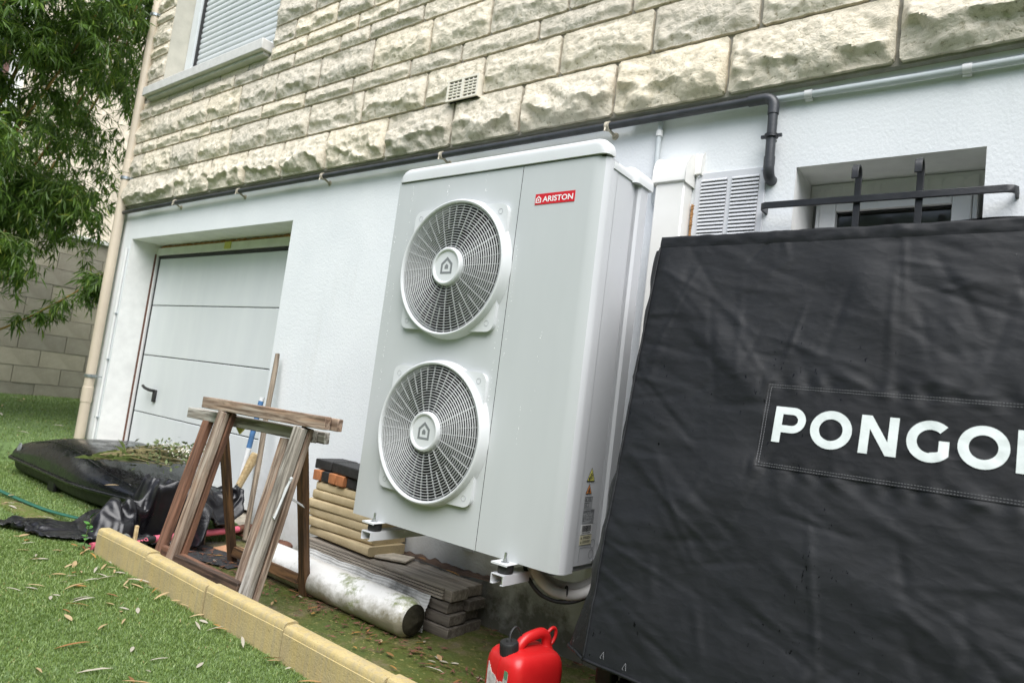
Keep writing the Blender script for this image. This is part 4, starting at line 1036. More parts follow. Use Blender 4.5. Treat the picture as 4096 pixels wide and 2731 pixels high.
#@@ RIGHT
# ------------------------------------------------------------------ covered table on the right
CXL, CXR = -.985, .62
ZTOP = 1.578
def front_y(z): return -.555-.262*(ZTOP-z)
def crease(x, z, x0, z0, x1, z1, wd, amp):
    dx, dz = x1-x0, z1-z0; L = math.hypot(dx, dz); s = ((x-x0)*dx+(z-z0)*dz)/L; d = ((x-x0)*-dz+(z-z0)*dx)/L
    e = sstep(-.05, .1, s)*sstep(L+.05, L-.1, s); return amp*e*math.exp(-(d/wd)**2)
def folds(x, z):
    f = .007*noise.noise(Vector((x*2.2+.6*z, z*1.3, 1.2)))+.003*noise.noise(Vector((x*5+2*z, z*3-x, 7)))
    q = Vector((x*3.4+z*2.2, z*4.2-x*1.2, 2.7)); f += .0020*noise.ridged_multi_fractal(q, 1.0, 2.1, 3, .9, 2.0)
    for c in ((-.98, 1.5, -.55, 1.05, .05, .010), (-.45, 1.52, -.15, 1.12, .06, .012), (-.2, 1.5, -.3, 1.15, .05, -.008), (-.58, .925, -.93, .62, .085, .024), (-.60, 1.12, -.8, 1.3, .05, .008), (-.9, .5, -.3, .42, .07, .010), (-.5, .75, .2, .55, .06, .009), (-.95, .95, -.7, .8, .05, .008), (.1, 1.5, -.05, 1.15, .07, .010)):
        f += .62*crease(x, z, *c[:4], c[4], c[5])
    # sewn band pulls the cloth flat, puckers along its seams
    bz = min(abs(z-1.142), abs(z-.922)); 
    if -.6 < x < .3: f += .0035*math.sin(x*95+3*noise.noise(Vector((x*8, 0, 0))))*math.exp(-(bz/.022)**2)
    if -.575 < x < .25 and .922 < z < 1.142: f = f*.55
    return f
_rc = random.Random(21); CR = []
for _ in range(300):
    x_ = _rc.uniform(-1.0, .6); z_ = _rc.uniform(.36, 1.56); an = R(_rc.gauss(-22, 24)) if _rc.random() < .75 else R(_rc.uniform(30, 120)); l_ = _rc.uniform(.05, .22)
    CR.append((x_, z_, math.cos(an), math.sin(an), l_, _rc.uniform(.0045, .010), _rc.choice((-1, 1))*_rc.uniform(.0012, .0030)))
def creases(x, z):
    f = 0
    for x_, z_, ca, sa, l_, w_, a_ in CR:
        dx, dz = x-x_, z-z_
        if dx*dx+dz*dz > l_*l_: continue
        s_ = dx*ca+dz*sa; d_ = abs(-dx*sa+dz*ca)
        if d_ < w_*2.2 and abs(s_) < l_: f += a_*(1-(s_/l_)**2)*max(0, 1-d_/(w_*2.2))
    return f
def front_pt(x, z, off=0):
    fl_ = folds(x, z)+creases(x, z)*(.5 if -.575 < x < .25 and .922 < z < 1.142 else 1); ed = sstep(CXL-.001, CXL+.03, x)
    return Vector((x, front_y(z)-fl_*ed-off, z+.04*off))
tc = thing('table_cover', 'large charcoal fabric cover with white PONGORI lettering over folded table', 'cover', (-.2, -.6, .3))
def seam_x(v): return CXL+(.065)*(1-v)**1.15   # left seam drifts right towards the hem
HEM = lambda x: .372+.006*math.sin(x*9)-.012*sstep(-.9, -.7, x)-.02*sstep(-.7, 0, x)
NU, NV = 250, 190
def fr(u, v):
    zt = HEM(CXL+1.6*u)+(ZTOP-.028-HEM(CXL+1.6*u))*v; xl = seam_x(v); x = xl+(CXR-xl)*u; p = front_pt(x, zt); return p
m = MB(); m.grid(NU, NV, fr); fp = m.obj('front_panel', 'cover_fabric', tc, smooth=180)
def side(u, v):
    # u from the front seam to the wall side
    z = HEM(seam_x(v))+(ZTOP-.028-HEM(seam_x(v)))*v; a = fr(0, v); flare = (1-v)**3.4
    y = a.y+(-.10-a.y)*u; x = a.x-(.034+.010*noise.noise(Vector((v*6, 2, 9)))+.007*noise.noise(Vector((v*17, 5, 1))))*sstep(0, .10, u)-flare*(.22*math.sin(min(1, u*1.25)*math.pi*.62))-.010*noise.noise(Vector((u*5, v*7, 3)))*sstep(0, .15, u)-.006*math.sin(v*40+3*u)*sstep(0, .1, u)*(1-u)
    return (x, y, z-.09*flare*sstep(0, .5, u))
m = MB(); m.grid(40, 110, side); m.obj('side_panel', 'cover_fabric', tc, smooth=180)
def top_edge(u, v):
    x = CXL-.004+(CXR-CXL)*u; y = front_y(ZTOP)
    th = v*math.pi*.5; k = .006*noise.noise(Vector((x*14, v*2, 2)))+.003*noise.noise(Vector((x*40, v*3, 5)))
    if v <= .6: q = v/.6; return (x, y-.006-.002*math.sin(q*3.1)-.5*k+.004*q, ZTOP-.031+.040*q+.4*k)
    q = (v-.6)/.4; return (x, y-.002+.05*q, ZTOP+.009+.008*math.sin(q*1.57)+.6*k)
m = MB(); m.grid(200, 10, top_edge); m.obj('top_seam', 'cover_fabric', tc, smooth=180)
def top_s(u, v):
    x = CXL-.004+(CXR-CXL)*u; y = front_y(ZTOP)+.04+(-.10-front_y(ZTOP)-.04)*v; return (x, y, ZTOP+.018+.012*noise.noise(Vector((x*4, y*4, 0)))-.03*math.sin(v*math.pi))
m = MB(); m.grid(80, 16, top_s); m.obj('top_panel', 'cover_fabric', tc, smooth=180)
m = MB(); m.add([(CXR, -.9, .3), (CXR, -.1, .3), (CXR, -.1, ZTOP), (CXR, front_y(ZTOP), ZTOP)], [(0, 1, 2, 3)]); m.obj('side_panel', 'cover_fabric', tc)
m = MB(); m.add([(CXL+.01, -.10, .25), (CXR, -.10, .25), (CXR, -.10, ZTOP), (CXL+.01, -.10, ZTOP)], [(0, 1, 2, 3)]); m.obj('back_panel', 'cover_fabric', tc)
# piping along the hem and the left seam
m = MB(); m.tube([fr(u/120, 0)+Vector((0, -.002, 0)) for u in range(121)], .0045, 6); m.tube([Vector(side(u/20, 0))+Vector((-.002, 0, 0)) for u in range(21)], .0045, 6); m.obj('hem', 'cover_fabric', tc, smooth=180)
m = MB(); m.tube([fr(0, v/110)+Vector((-.002, -.002, 0)) for v in range(111)], .0032, 6); m.obj('seam', 'cover_fabric', tc, smooth=180)
# brand band and lettering follow the cloth
BXa, BXb, Bz0, Bz1 = -.577, .215, .925, 1.140
bp = MB(); bp.grid(150, 44, lambda u, v: front_pt(BXa+(BXb-BXa)*u, Bz0+(Bz1-Bz0)*v, .0022)); bp = bp.obj('brand_band', 'band_fabric', tc, smooth=180)
m = MB()
def stitches(m, a, b):
    L = math.hypot(b[0]-a[0], b[1]-a[1]); n = int(L/.0062)
    for k in range(n):
        t0 = k/n; t1 = (k+.62)/n
        p = front_pt(a[0]+(b[0]-a[0])*t0, a[1]+(b[1]-a[1])*t0, .0034); q = front_pt(a[0]+(b[0]-a[0])*t1, a[1]+(b[1]-a[1])*t1, .0034)
        d = (q-p).normalized(); s_ = Vector((d.z, 0, -d.x))*.0007; m.add([p-s_, q-s_, q+s_, p+s_], [(0, 1, 2, 3)])
for i in (.003, .0095):
    stitches(m, (BXa+i, Bz0+i), (BXb, Bz0+i)); stitches(m, (BXa+i, Bz1-i), (BXb, Bz1-i)); stitches(m, (BXa+i, Bz0+i), (BXa+i, Bz1-i))
m.obj('stitching', 'thread_grey', bp)
LH0, LH1 = .990, 1.081; LHt = LH1-LH0; ST = .0198
def strip(m, fn, n, k=2): m.grid(n, k, lambda u, v: front_pt(*fn(u, v), .0045))
def quad(m, a, b, c, d, n=8, k=4):
    strip(m, lambda u, v: tuple((a[i]*(1-u)+b[i]*u)*(1-v)+(d[i]*(1-u)+c[i]*u)*v for i in (0, 1)), n, k)
def stem(m, x, z0=LH0, z1=LH1): quad(m, (x, z0), (x+ST, z0), (x+ST, z1), (x, z1), 3, 10)
def ring(m, cx, cz, ro, ri, a0, a1, ex=1.0):
    strip(m, lambda u, v: (cx+ex*(ri+(ro-ri)*v)*math.cos(R(a0+(a1-a0)*u)), cz+(ri+(ro-ri)*v)*math.sin(R(a0+(a1-a0)*u))), max(10, int(abs(a1-a0)/5)), 3)
def L_P(x):
    m = MB(); stem(m, x); zc = LH1-.0325; ro = .0325; ri = ro-.0185
    quad(m, (x+ST, LH1-.0185), (x+.043, LH1-.0185), (x+.043, LH1), (x+ST, LH1), 4, 3); quad(m, (x+ST, LH1-.065), (x+.043, LH1-.065), (x+.043, LH1-.0465), (x+ST, LH1-.0465), 4, 3)
    ring(m, x+.043, zc, ro, ri, -90, 90); return m
def L_O(cx): m = MB(); ring(m, cx, (LH0+LH1)/2, .0470, .0265, 0, 360); return m
def L_N(x, w_=.079):
    m = MB(); stem(m, x); stem(m, x+w_-ST); quad(m, (x+ST*.0, LH1), (x+ST*1.12, LH1), (x+w_, LH0), (x+w_-ST*1.12, LH0), 4, 12); return m
def L_G(cx):
    m = MB(); cz = (LH0+LH1)/2; ring(m, cx, cz, .0470, .0265, 48, 318); 
    quad(m, (cx+.0165, cz-.044), (cx+.0365, cz-.030), (cx+.0365, cz+.003), (cx+.0165, cz+.003), 3, 5); quad(m, (cx+.0, cz-.0470), (cx+.0165, cz-.0440), (cx+.0165, cz-.022), (cx, cz-.025), 3, 3); quad(m, (cx+.0165, cz-.0185+.004), (cx+.0165, cz-.0145), (cx+.0165, cz+.003), (cx+.0165, cz+.003), 1, 1); return m
def L_R(x): m = L_P(x); quad(m, (x+.026, LH1-.05), (x+.048, LH1-.055), (x+.078, LH0), (x+.052, LH0), 4, 8); return m
def L_I(x): m = MB(); stem(m, x); return m
for mm in (L_P(-.5465), L_O(-.4115), L_N(-.3470), L_G(-.2035), L_O(-.1050), L_R(-.0465), L_I(.050)):
    mm.obj('letter', 'print_cover', bp, smooth=180)
m = MB()
def vmark(x, z):
    for a, b in (((x, z), (x-.003, z+.017)), ((x-.003, z+.017), (x-.010, z+.003)), ((x-.010, z+.003), (x-.007, z))):
        p = front_pt(*a, .003); q = front_pt(*b, .003); m.tube([p, q], .0006, 4)
vmark(-.865, .385); vmark(-.80, .378); m.obj('stitched_mark', 'thread_grey', tc)
# wheels and undercarriage of the folded table below the hem
ft = thing('folded_table', 'folded table undercarriage with black wheels under the dark cover', 'table', (-.6, -.5, 0))
def wheel(x, y, r, rot):
    Mw = Matrix.Translation((x, y, r)) @ Matrix.Rotation(rot, 4, 'Z') @ Matrix.Rotation(R(90), 4, 'X')
    m = MB(); m.lathe([(r*.72, -.022), (r*.95, -.022), (r, -.015), (r, .015), (r*.95, .022), (r*.72, .022)], 32, Mw, True); wo_ = m.obj('wheel', 'rubber_black', ft, smooth=40)
    m = MB(); m.lathe([(0, .018), (r*.3, .018), (r*.34, .010), (r*.73, .010), (r*.73, -.010), (0, -.012)], 32, Mw); m.obj('rim', 'conduit_grey', wo_, smooth=40)
wheel(-.93, -.60, .075, R(20)); wheel(-.86, -.30, .075, R(20)); wheel(.3, -.62, .075, 0)
m = MB(); m.box(-.94, .5, -.64, -.60, .20, .25); m.box(-.94, .5, -.32, -.28, .20, .25); m.box(-.96, -.90, -.66, -.26, .16, .205); m.tube([(-.93, -.60, .075), (-.93, -.60, .25)], .02, 10); m.tube([(-.86, -.30, .075), (-.86, -.30, .25)], .02, 10); m.obj('frame', 'iron_black', ft)
o = boxo('bumper', 'rubber_black', ft, -1.035, -.975, -.60, -.55, .205, .275, .01)
boxo('table_top', 'iron_black', ft, -.93, .55, -.40, -.37, .3, 1.5, .004); boxo('table_top', 'iron_black', ft, -.93, .55, -.30, -.27, .3, 1.5, .004)

# ------------------------------------------------------------------ red jerrycan
Mj = Matrix.Translation((-1.262, -.640, .006)) @ Matrix.Rotation(R(74), 4, 'Z')
jc = thing('jerrycan', 'red plastic jerrycan with black cap and torn label on concrete', 'jerrycan', M=Mj)
def rbox(hx, hy, r, n=6):
    P = []
    for cx, cy, a0 in ((hx-r, hy-r, 0), (-hx+r, hy-r, 90), (-hx+r, -hy+r, 180), (hx-r, -hy+r, 270)):
        for k in range(n+1): a = R(a0+90*k/n); P.append((cx+r*math.cos(a), cy+r*math.sin(a)))
    return P
m = MB(); lv_ = [(0, -.010), (.006, -.002), (.02, 0), (.050, 0), (.054, -.0025), (.060, -.0025), (.064, 0), (.185, 0), (.209, -.003), (.225, -.009), (.235, -.018), (.241, -.031), (.2435, -.050)]
secs = []
for z, ins in lv_:
    P = rbox(.104+ins, .084+ins*.92, max(.012, .036+ins*.25)); secs.append([(x, y, z) for x, y in P])
n = len(secs[0]); vs = [p for s_ in secs for p in s_]; fs = [tuple(range(n-1, -1, -1)), tuple((len(secs)-1)*n+k for k in range(n))]
for i in range(len(secs)-1): fs += [(i*n+k, i*n+(k+1) % n, (i+1)*n+(k+1) % n, (i+1)*n+k) for k in range(n)]
m.add(vs, fs); m.obj('body', 'red_plastic', jc, Mj, smooth=50)
m = MB(); sp_path = [(-.1045, 0, .012), (-.1048, 0, .185), (-.1018, 0, .209), (-.0958, 0, .225), (-.0868, 0, .235), (-.074, 0, .2415), (-.03, 0, .2440), (.05, 0, .2440), (.074, 0, .2415), (.0868, 0, .235), (.0958, 0, .225), (.1018, 0, .209), (.1048, 0, .185), (.1045, 0, .012)]; m.tube(sp_path, .0014, 5); m.obj('mould_seam', 'red_plastic', jc, Mj, smooth=180)
m = MB(); hpth = bez([(-.036, 0, .222), (-.031, 0, .246), (-.012, 0, .266), (.022, 0, .277), (.056, 0, .280), (.076, 0, .262), (.080, 0, .222)], 8)
m.tube([p for p in hpth], [.030, .027, .024, .021]+[.0165]*(len(hpth)-8)+[.020, .022, .025, .030], 14); m.obj('handle', 'red_plastic', jc, Mj, smooth=180)
m = MB(); m.tube(bez([(.078, 0, .278), (.098, 0, .292), (.112, 0, .286), (.114, 0, .266), (.104, 0, .246), (.088, 0, .234)], 6), .006, 8); m.obj('loop', 'red_plastic', jc, Mj, smooth=180)
Mcap = Mj @ Matrix.Translation((-.068, .0, .229)) @ Matrix.Rotation(R(-9), 4, 'Y')
m = MB(); prof = [(.020, -.006), (.0285, -.004), (.0285, .034), (.0265, .0375), (.010, .0385), (.008, .046), (0, .047)]; m.lathe(prof, 40, Mcap)
for k in range(24): a = 2*math.pi*k/24; m.box(.0283, .0297, -.0016, .0016, .0, .033, Mcap @ Matrix.Rotation(a, 4, 'Z'))
cp = m.obj('cap', 'rubber_black', jc, smooth=40)
m = MB(); m.tube([Mcap @ Vector(p) for p in bez([(.0, 0, .040), (.012, .006, .062), (.034, .010, .072), (.050, .008, .052), (.050, .002, .02), (.036, 0, .003)], 6)], .0045, 8, flat=.45); m.obj('strap', 'rubber_black', jc, smooth=180)
m = MB()
def torn(poly, seed):
    P = []
    for i in range(len(poly)):
        a = poly[i]; b = poly[(i+1) % len(poly)]
        for k in range(5): t_ = k/5; P.append((a[0]+(b[0]-a[0])*t_+.003*noise.noise(Vector((i+t_*3, seed, 0))), a[1]+(b[1]-a[1])*t_+.004*noise.noise(Vector((i+t_*3, seed, 5)))))
    return P
for poly, sd_, mt in (([(-.052, .06), (.05, .06), (.052, .190), (.036, .191), (.030, .160), (.004, .152), (-.012, .164), (-.030, .168), (-.04, .182), (-.05, .195)], 1, 'paper_torn'),):
    P = torn(poly, sd_); m.prism(P, .1042, .1052, lambda u, v, d: Mj @ Vector((-d, -u, v)))
m.obj('label', 'paper_torn', jc)
m = MB(); m.prism(torn([(.034, .172), (.051, .172), (.052, .195), (.034, .196)], 4), .1053, .1058, lambda u, v, d: Mj @ Vector((-d, -u, v))); m.obj('label_corner', 'paper_green', jc)

#@@ CLUTTER
# ------------------------------------------------------------------ kerb stones along the lawn
km = MB(); kp = [(0, -.08), (.058, -.08), (.058, .095), (.050, .103), (.0, .103)]
def kerb_profile():
    P = [(-.029, -.12), (.029, -.12), (.029, .092)]
    for k in range(5): a = R(90*k/4); P.append((.029-.012+.012*math.cos(a), .091+.012*math.sin(a)))
    P += [(-.014, .1035), (-.022, .100), (-.0265, .0925), (-.0268, .081), (-.029, .0795)]
    return P
def kerb_mesh(name, L=.485):
    m = MB(); m.prism(kerb_profile(), -L/2, L/2, lambda u, v, d: (d, u, v)); return m.mesh(name)
kbm = kerb_mesh('kerb_stone')
kx = [-3.39+.4925*i for i in range(8)]
ordn = ['leftmost, its free end showing beside the tarpaulin', 'second from the left end', 'third from the left end', 'fourth from the left end, beside the bottom edge', 'fifth from the left end', 'sixth from left', 'seventh from left', 'eighth from left']
for i in range(5):
    o = obj('kerb_stone', kbm, 'kerb_yellow', None, Matrix.Translation((kx[i]+.246, -1.058+(.002, -.003, .002, -.002, .002)[i], .0985+(.003, -.002, .002, -.003, .001)[i])) @ Matrix.Rotation((-.004, .003, -.005, .004, 0)[i], 4, 'Y') @ Matrix.Rotation((.006, -.006, .005, -.006, 0)[i], 4, 'Z'))
    bevel(o, .0025, 2); tag(o, 'yellow concrete kerb stone edging the lawn, ' + ordn[i], 'kerb stone', 'kerb stones edging the lawn')

# ------------------------------------------------------------------ spare kerb stones, bricks, boards, roll
BU_Z = .205
bd = thing('board_bundle', 'bundle of grey deck boards in torn corrugated wrap lying along wall', 'boards', (-2.43, -.17, 0))
zz = 0.0
for k, (h_, y0, y1) in enumerate(((.048, -.275, -.050), (.048, -.270, -.055), (.048, -.272, -.052), (.052, -.268, -.048))):
    for (ya, yb_) in ((y0, y0+.108), (y0+.111, y1)):
        o = board('deck_board', 'board_grey' if k == 3 else 'board_wet_shaded', bd, (-2.96+random.uniform(-.01, .01), (ya+yb_)/2, zz+h_/2), (-1.925+random.uniform(-.02, .02), (ya+yb_)/2, zz+h_/2), yb_-ya, h_-.004, bev=.004)
    zz += h_+.001
m = MB()   # profiled grooves on the front of the top boards
for k in range(4): m.box(-2.955, -1.96, -.286+.003*k, -.272, .156+k*.0122, .1645+k*.0122)
m.obj('grooved_edge', 'board_grey', bd)
def wrapf(u, v):
    x = -2.955+.94*u; th = v; z = .160-.150*v; y = -.291-.030*math.sin(v*2.2)-.012*noise.noise(Vector((x*7, v*3, 4)))*(.3+u); y -= .0028*math.sin(v*75)*(1-.5*u); return (x, y, z+.008*noise.noise(Vector((x*9, 0, 2))))
m = MB(); m.grid(120, 60, wrapf); m.obj('wrap', 'wrap_grey', bd, smooth=180)
m = MB(); m.grid(60, 6, lambda u, v: (-2.5+.62*u, -.060+.045*v+.012*noise.noise(Vector((u*9, v, 0))), .206+.012*v+.018*noise.noise(Vector((u*12, v*2, 8)))*(v+.2)+.012*sstep(.7, 1, u)))
m.obj('ragged_sheet', 'wood_dark', bd, smooth=180)
o = boxo('loose_tile', 'rubble_pale', None, -2.50, -2.34, -.215, -.10, .2065, .2165, .002); tag(o, 'thin pale broken tile lying on the grey board bundle', 'tile')
o.matrix_basis = Matrix.Translation((-2.41, -.150, .2118)) @ Matrix.Rotation(R(24), 4, 'Z'); WM[o.name] = o.matrix_basis
spm = kerb_mesh('spare_kerb', .50)
lay = [(-2.715, -.148, R(-3.5), 1), (-2.742, -.140, R(2.2), -1), (-2.765, -.135, R(-.5), 1), (-2.752, -.140, R(.8), -1), (-2.735, -.132, R(1.0), 1), (-2.722, -.128, R(.5), -1)]
pos = ['lowest of its stack, on the boards', 'second from the bottom of its stack', 'third from the bottom of its stack', 'fourth from the bottom of its stack', 'fifth from the bottom of its stack', 'topmost of its stack, directly under the bricks']
SB = .046
spm2 = MB(); P = [(u*.78, v) for u, v in kerb_profile()]; spm2.prism(P, -.25, .25, lambda u, v, d: (d, v, u)); spm2 = spm2.mesh('spare_kerb')
for k, (x, y, rz, fl_) in enumerate(lay):
    M = Matrix.Translation((x, y, BU_Z+SB*(k+.5)+.002)) @ Matrix.Rotation(rz, 4, 'Z') @ (Matrix.Rotation(math.pi, 4, 'X') if (k in (3, 5)) else Matrix.Rotation(math.pi, 4, 'Z') @ Matrix.Rotation(0, 4, 'X'))
    o = obj('spare_kerb', spm2, 'kerb_pale', None, M); bevel(o, .004, 2); tag(o, 'pale yellow spare kerb stone, ' + pos[k], 'kerb stone', 'spare kerb stones in the stack')
ZK = BU_Z+SB*6+.004
brk = [(-3.0+.03, -.19, 'brick_orange', 'orange end brick at the left of the row on the kerb stack'), (-2.905, -.185, 'brick_black', 'blackened brick next to the left end brick on kerb stack'), (-2.84, -.19, 'brick_orange', 'scorched orange brick in the middle of the row on kerb stack'), (-2.775, -.195, 'brick_orange', 'orange brick with a black side, right end of the row')]
bm_ = MB(); bm_.box(-.029, .029, -.055, .10, -.026, .026); bm_ = bm_.mesh('brick')
for x, y, mt, lb in brk:
    me = bm_.copy(); o = obj('brick', me, mt, None, Matrix.Translation((x, y, ZK+.0265)) @ Matrix.Rotation(random.uniform(-.06, .06), 4, 'Z')); bevel(o, .004); tag(o, lb, 'brick', 'bricks on the kerb stack')
o = boxo('paver', 'brick_black', None, -2.735, -2.47, -.235, -.075, ZK+.001, ZK+.050, .005); tag(o, 'black paver lying beside the row of bricks on the stack', 'paver', 'dark pavers on the kerb stack')
o = boxo('paver', 'brick_black', None, -3.02, -2.885, -.225, -.05, ZK+.056, ZK+.106, .005); tag(o, 'short black paver at the top left of the stack', 'paver', 'dark pavers on the kerb stack')
o = boxo('paver', 'brick_black', None, -.14, .14, -.09, .09, -.025, .025, .005); o.matrix_basis = Matrix.Translation((-2.725, -.155, ZK+.0815)) @ Matrix.Rotation(R(-8), 4, 'Z'); WM[o.name] = o.matrix_basis; tag(o, 'long black paver on top of the brick row', 'paver', 'dark pavers on the kerb stack')

rl_ = thing('wrapped_roll', 'long white plastic wrapped roll stained green with algae on the ground', 'roll', (-2.5, -.37, 0))
RR = .079
def rollf(u, v):
    x = -3.10+1.11*u; a = 2*math.pi*v; rr = RR*(1+.03*noise.noise(Vector((x*3, math.cos(a), math.sin(a))))+.018*noise.noise(Vector((x*13, 2*math.cos(a), 2*math.sin(a)))))
    e = sstep(0, .035, u)*sstep(1, .965, u); rr *= .80+.20*e
    return (x, -.385-.02*u+rr*math.cos(a), .082+rr*math.sin(a))
m = MB(); m.grid(110, 40, rollf); m.obj('wrapping', 'roll_white', rl_, smooth=180)
def endf(u, v):
    a = 2*math.pi*v; rr = RR*.80*(1-u); return (-1.992+.030*u**.6+.010*noise.noise(Vector((3*math.cos(a)*(1-u), 3*math.sin(a)*(1-u), 1)))*u, -.405+rr*math.cos(a), .082+rr*math.sin(a))
m = MB(); m.grid(8, 30, endf); m.obj('end', 'roll_end', rl_, smooth=180)
m = MB(); m.grid(6, 30, lambda u, v: (-3.10, -.385+RR*.8*(1-u)*math.cos(2*math.pi*v), .082+RR*.8*(1-u)*math.sin(2*math.pi*v))); m.obj('end', 'roll_white', rl_, smooth=180)

# ------------------------------------------------------------------ trestles
def fold_trestle_legs(parent, xa, xb, top, bot, mats, w_=.052, t_=.030, splay=.03):
    (yt, zt), (yb, zb) = top, bot
    for x, sg, mt in ((xa, -1, mats[0]), (xb, 1, mats[1])):
        board('leg', mt, parent, (x, yt, zt), (x+sg*splay, yb, zb), w_, t_, up=(0, -1, 0))
tb = thing('trestle', 'open weathered wooden trestle with brown rear legs and lower beam', 'trestle', (-2.9, -.68, 0), 'wooden trestles behind the kerb')
board('beam', 'wood_grey', tb, (-3.405, -.742, .758), (-2.36, -.742, .767), .026, .050); board('beam', 'wood_grey', tb, (-3.395, -.712, .758), (-2.32, -.712, .766), .026, .048)
for xt, xb_, mt in ((-3.215, -3.195, 'wood_red'), (-2.555, -2.52, 'wood_weathered')):
    board('leg', mt, tb, (xt, -.742, .735), (xb_, -.905, .0), .056, .030, up=(0, -1, 0))
for xt, xb_ in ((-3.155, -3.305), (-2.50, -2.675)):
    board('leg', 'wood_brown', tb, (xt, -.700, .735), (xb_, -.435, .004), .052, .032, up=(0, -1, 0))
m = MB(); m.prism([(-.05, 0), (.035, 0), (-.005, -.034)], -.004, .004, lambda u, v, d: (-2.985+u, -.700+d, .735+v)); m.obj('yellow_tag', 'sign_yellow', tb)
board('rail', 'wood_brown', tb, (-3.285, -.458, .072), (-2.69, -.462, .078), .030, .050)
board('rail', 'wood_red', tb, (-3.17, -.880, .13), (-2.55, -.880, .13), .026, .06)
ta = thing('trestle', 'folded weathered grey wooden trestle leaning in front with the taller beam', 'trestle', (-2.75, -.85, 0), 'wooden trestles behind the kerb')
board('beam', 'wood_weathered', ta, (-3.145, -.812, .828), (-2.205, -.806, .836), .028, .052); board('beam', 'wood_weathered', ta, (-3.125, -.780, .828), (-2.170, -.774, .834), .026, .048)
for xt, xb_, mt in ((-2.955, -3.045, 'wood_weathered'), (-2.365, -2.440, 'wood_grey')):
    board('leg', mt, ta, (xt, -.815, .802), (xb_, -.925, .0), .060, .028, up=(0, -1, 0))
    board('leg', 'wood_red' if mt == 'wood_weathered' else 'wood_weathered', ta, (xt+.006, -.783, .802), (xb_+.008, -.890, .0), .056, .026, up=(0, -1, 0))
board('rail', 'wood_dark', ta, (-3.055, -.905, .125), (-2.475, -.905, .140), .024, .062)
m = MB()
def stay(m, a, b, w_=.0055):
    a = Vector(a); b = Vector(b); M = align(a, b, (0, -1, 0)); L = (b-a).length; m.box(-L/2-.006, L/2+.006, -w_, w_, -.0015, .0015, M)
stay(m, (-2.335, -.842, .60), (-2.395, -.868, .455)); stay(m, (-2.335, -.846, .60), (-2.365, -.872, .445)); m.obj('metal_stay', 'white_paint', ta)
m = MB(); stay(m, (-2.475, -.74, .50), (-2.575, -.555, .42)); m.obj('metal_stay', 'white_paint', tb)
m = MB()
for p in ((-2.335, -.850, .60), (-2.395, -.874, .455), (-2.365, -.878, .445)): m.lathe([(.005, 0), (.004, .002), (0, .0025)], 8, XZ(*p))
m.obj('rivet', 'steel', ta)

# ------------------------------------------------------------------ tools and poles by the garage
pk = thing('wooden_pole', 'tall grey wooden pole leaning on the white wall beside the garage', 'pole', (-3.6, -.1, .1))
m = MB(); p0, p1 = Vector((-3.66, -.155, .02)), Vector((-3.80, -.045, 1.13)); M = align(p0, p1); L = (p1-p0).length
m.tube([(-L/2+L*k/12, .002*math.sin(k), 0) for k in range(13)], [.0165]*12+[.014], 10); m.obj('shaft', 'wood_pole', pk, M, smooth=50)
bw = thing('painted_handle', 'white tool handle with blue upper end leaning by the garage door', 'tool handle', (-3.9, -.1, .05))
a, b = Vector((-3.975, -.085, .03)), Vector((-3.955, -.005, .845))
for t0, t1, mt in ((0, .60, 'white_paint'), (.60, .97, 'blue_paint'), (.97, 1.0, 'white_paint')):
    m = MB(); m.tube([a.lerp(b, t0), a.lerp(b, t1)], .0165, 12, True); m.obj('shaft' if t0 == 0 else 'grip', mt, bw, smooth=50)
px = thing('pickaxe', 'pale wooden pickaxe handle standing on its rusty head by the garage', 'pickaxe', (-3.95, -.15, 0))
a, b = Vector((-3.985, -.150, .03)), Vector((-3.88, -.035, .495))
m = MB(); m.tube([a.lerp(b, k/8) for k in range(9)], [.017, .017, .0175, .018, .019, .0205, .023, .027, .024], 8, True, flat=1.15); m.obj('handle', 'wood_pale', px, smooth=30)
m = MB(); m.tube(bez([(-4.16, -.08, .075), (-4.05, -.13, .055), (-3.97, -.15, .05), (-3.88, -.15, .045), (-3.78, -.12, .03)], 5), [.006]*4+[.016]*4+[.024]*5+[.018]*4+[.009]*4, 8, flat=.7); m.obj('head', 'rust_brown', px, smooth=60)
ps = thing('pink_axe', 'pink and black handled tool with rusty head lying under the trestles', 'axe', (-3.5, -.6, .08))
a, b = Vector((-3.445, -1.080, .108)), Vector((-3.70, -.185, .075))
segs = [(0, .05, 'pink_plastic', .0175), (.05, .37, 'rubber_black', .0165), (.37, 1.0, 'pink_plastic', .0185)]
for t0, t1, mt, r_ in segs:
    m = MB(); m.tube([a.lerp(b, t0), a.lerp(b, (t0+t1)/2), a.lerp(b, t1)], [r_, r_, r_*1.06], 14); m.obj('handle', mt, ps, smooth=50)
Ma = align(a.lerp(b, .30), a.lerp(b, .36)); 
o = flat_text('lettering', 'D+M', .026, 'pink_plastic', ps, Matrix.Translation(a.lerp(b, .325)+Vector((.012, -.006, .0145))) @ Matrix.Rotation(math.atan2(b.y-a.y, b.x-a.x), 4, 'Z') @ Matrix.Rotation(R(45), 4, 'X') @ Matrix.Rotation(math.pi, 4, 'Z'), .07, .0004)
m = MB(); d = (b-a).normalized(); m.tube([b-d*.005, b+d*.05, b+d*.095], [.022, .026, .026], 12); m.tube([b+d*.06+Vector((-.02, 0, .0)), b+d*.06+Vector((.10, .03, .0)), b+d*.07+Vector((.17, .05, -.015))], [.024, .018, .006], 8, flat=.7); m.tube([b+d*.02+Vector((-.14, -.02, -.03)), b+d*.03+Vector((0, 0, -.035)), b+d*.04+Vector((.14, .02, -.04))], [.006, .011, .006], 6); m.obj('head', 'rust_brown', ps, smooth=60)
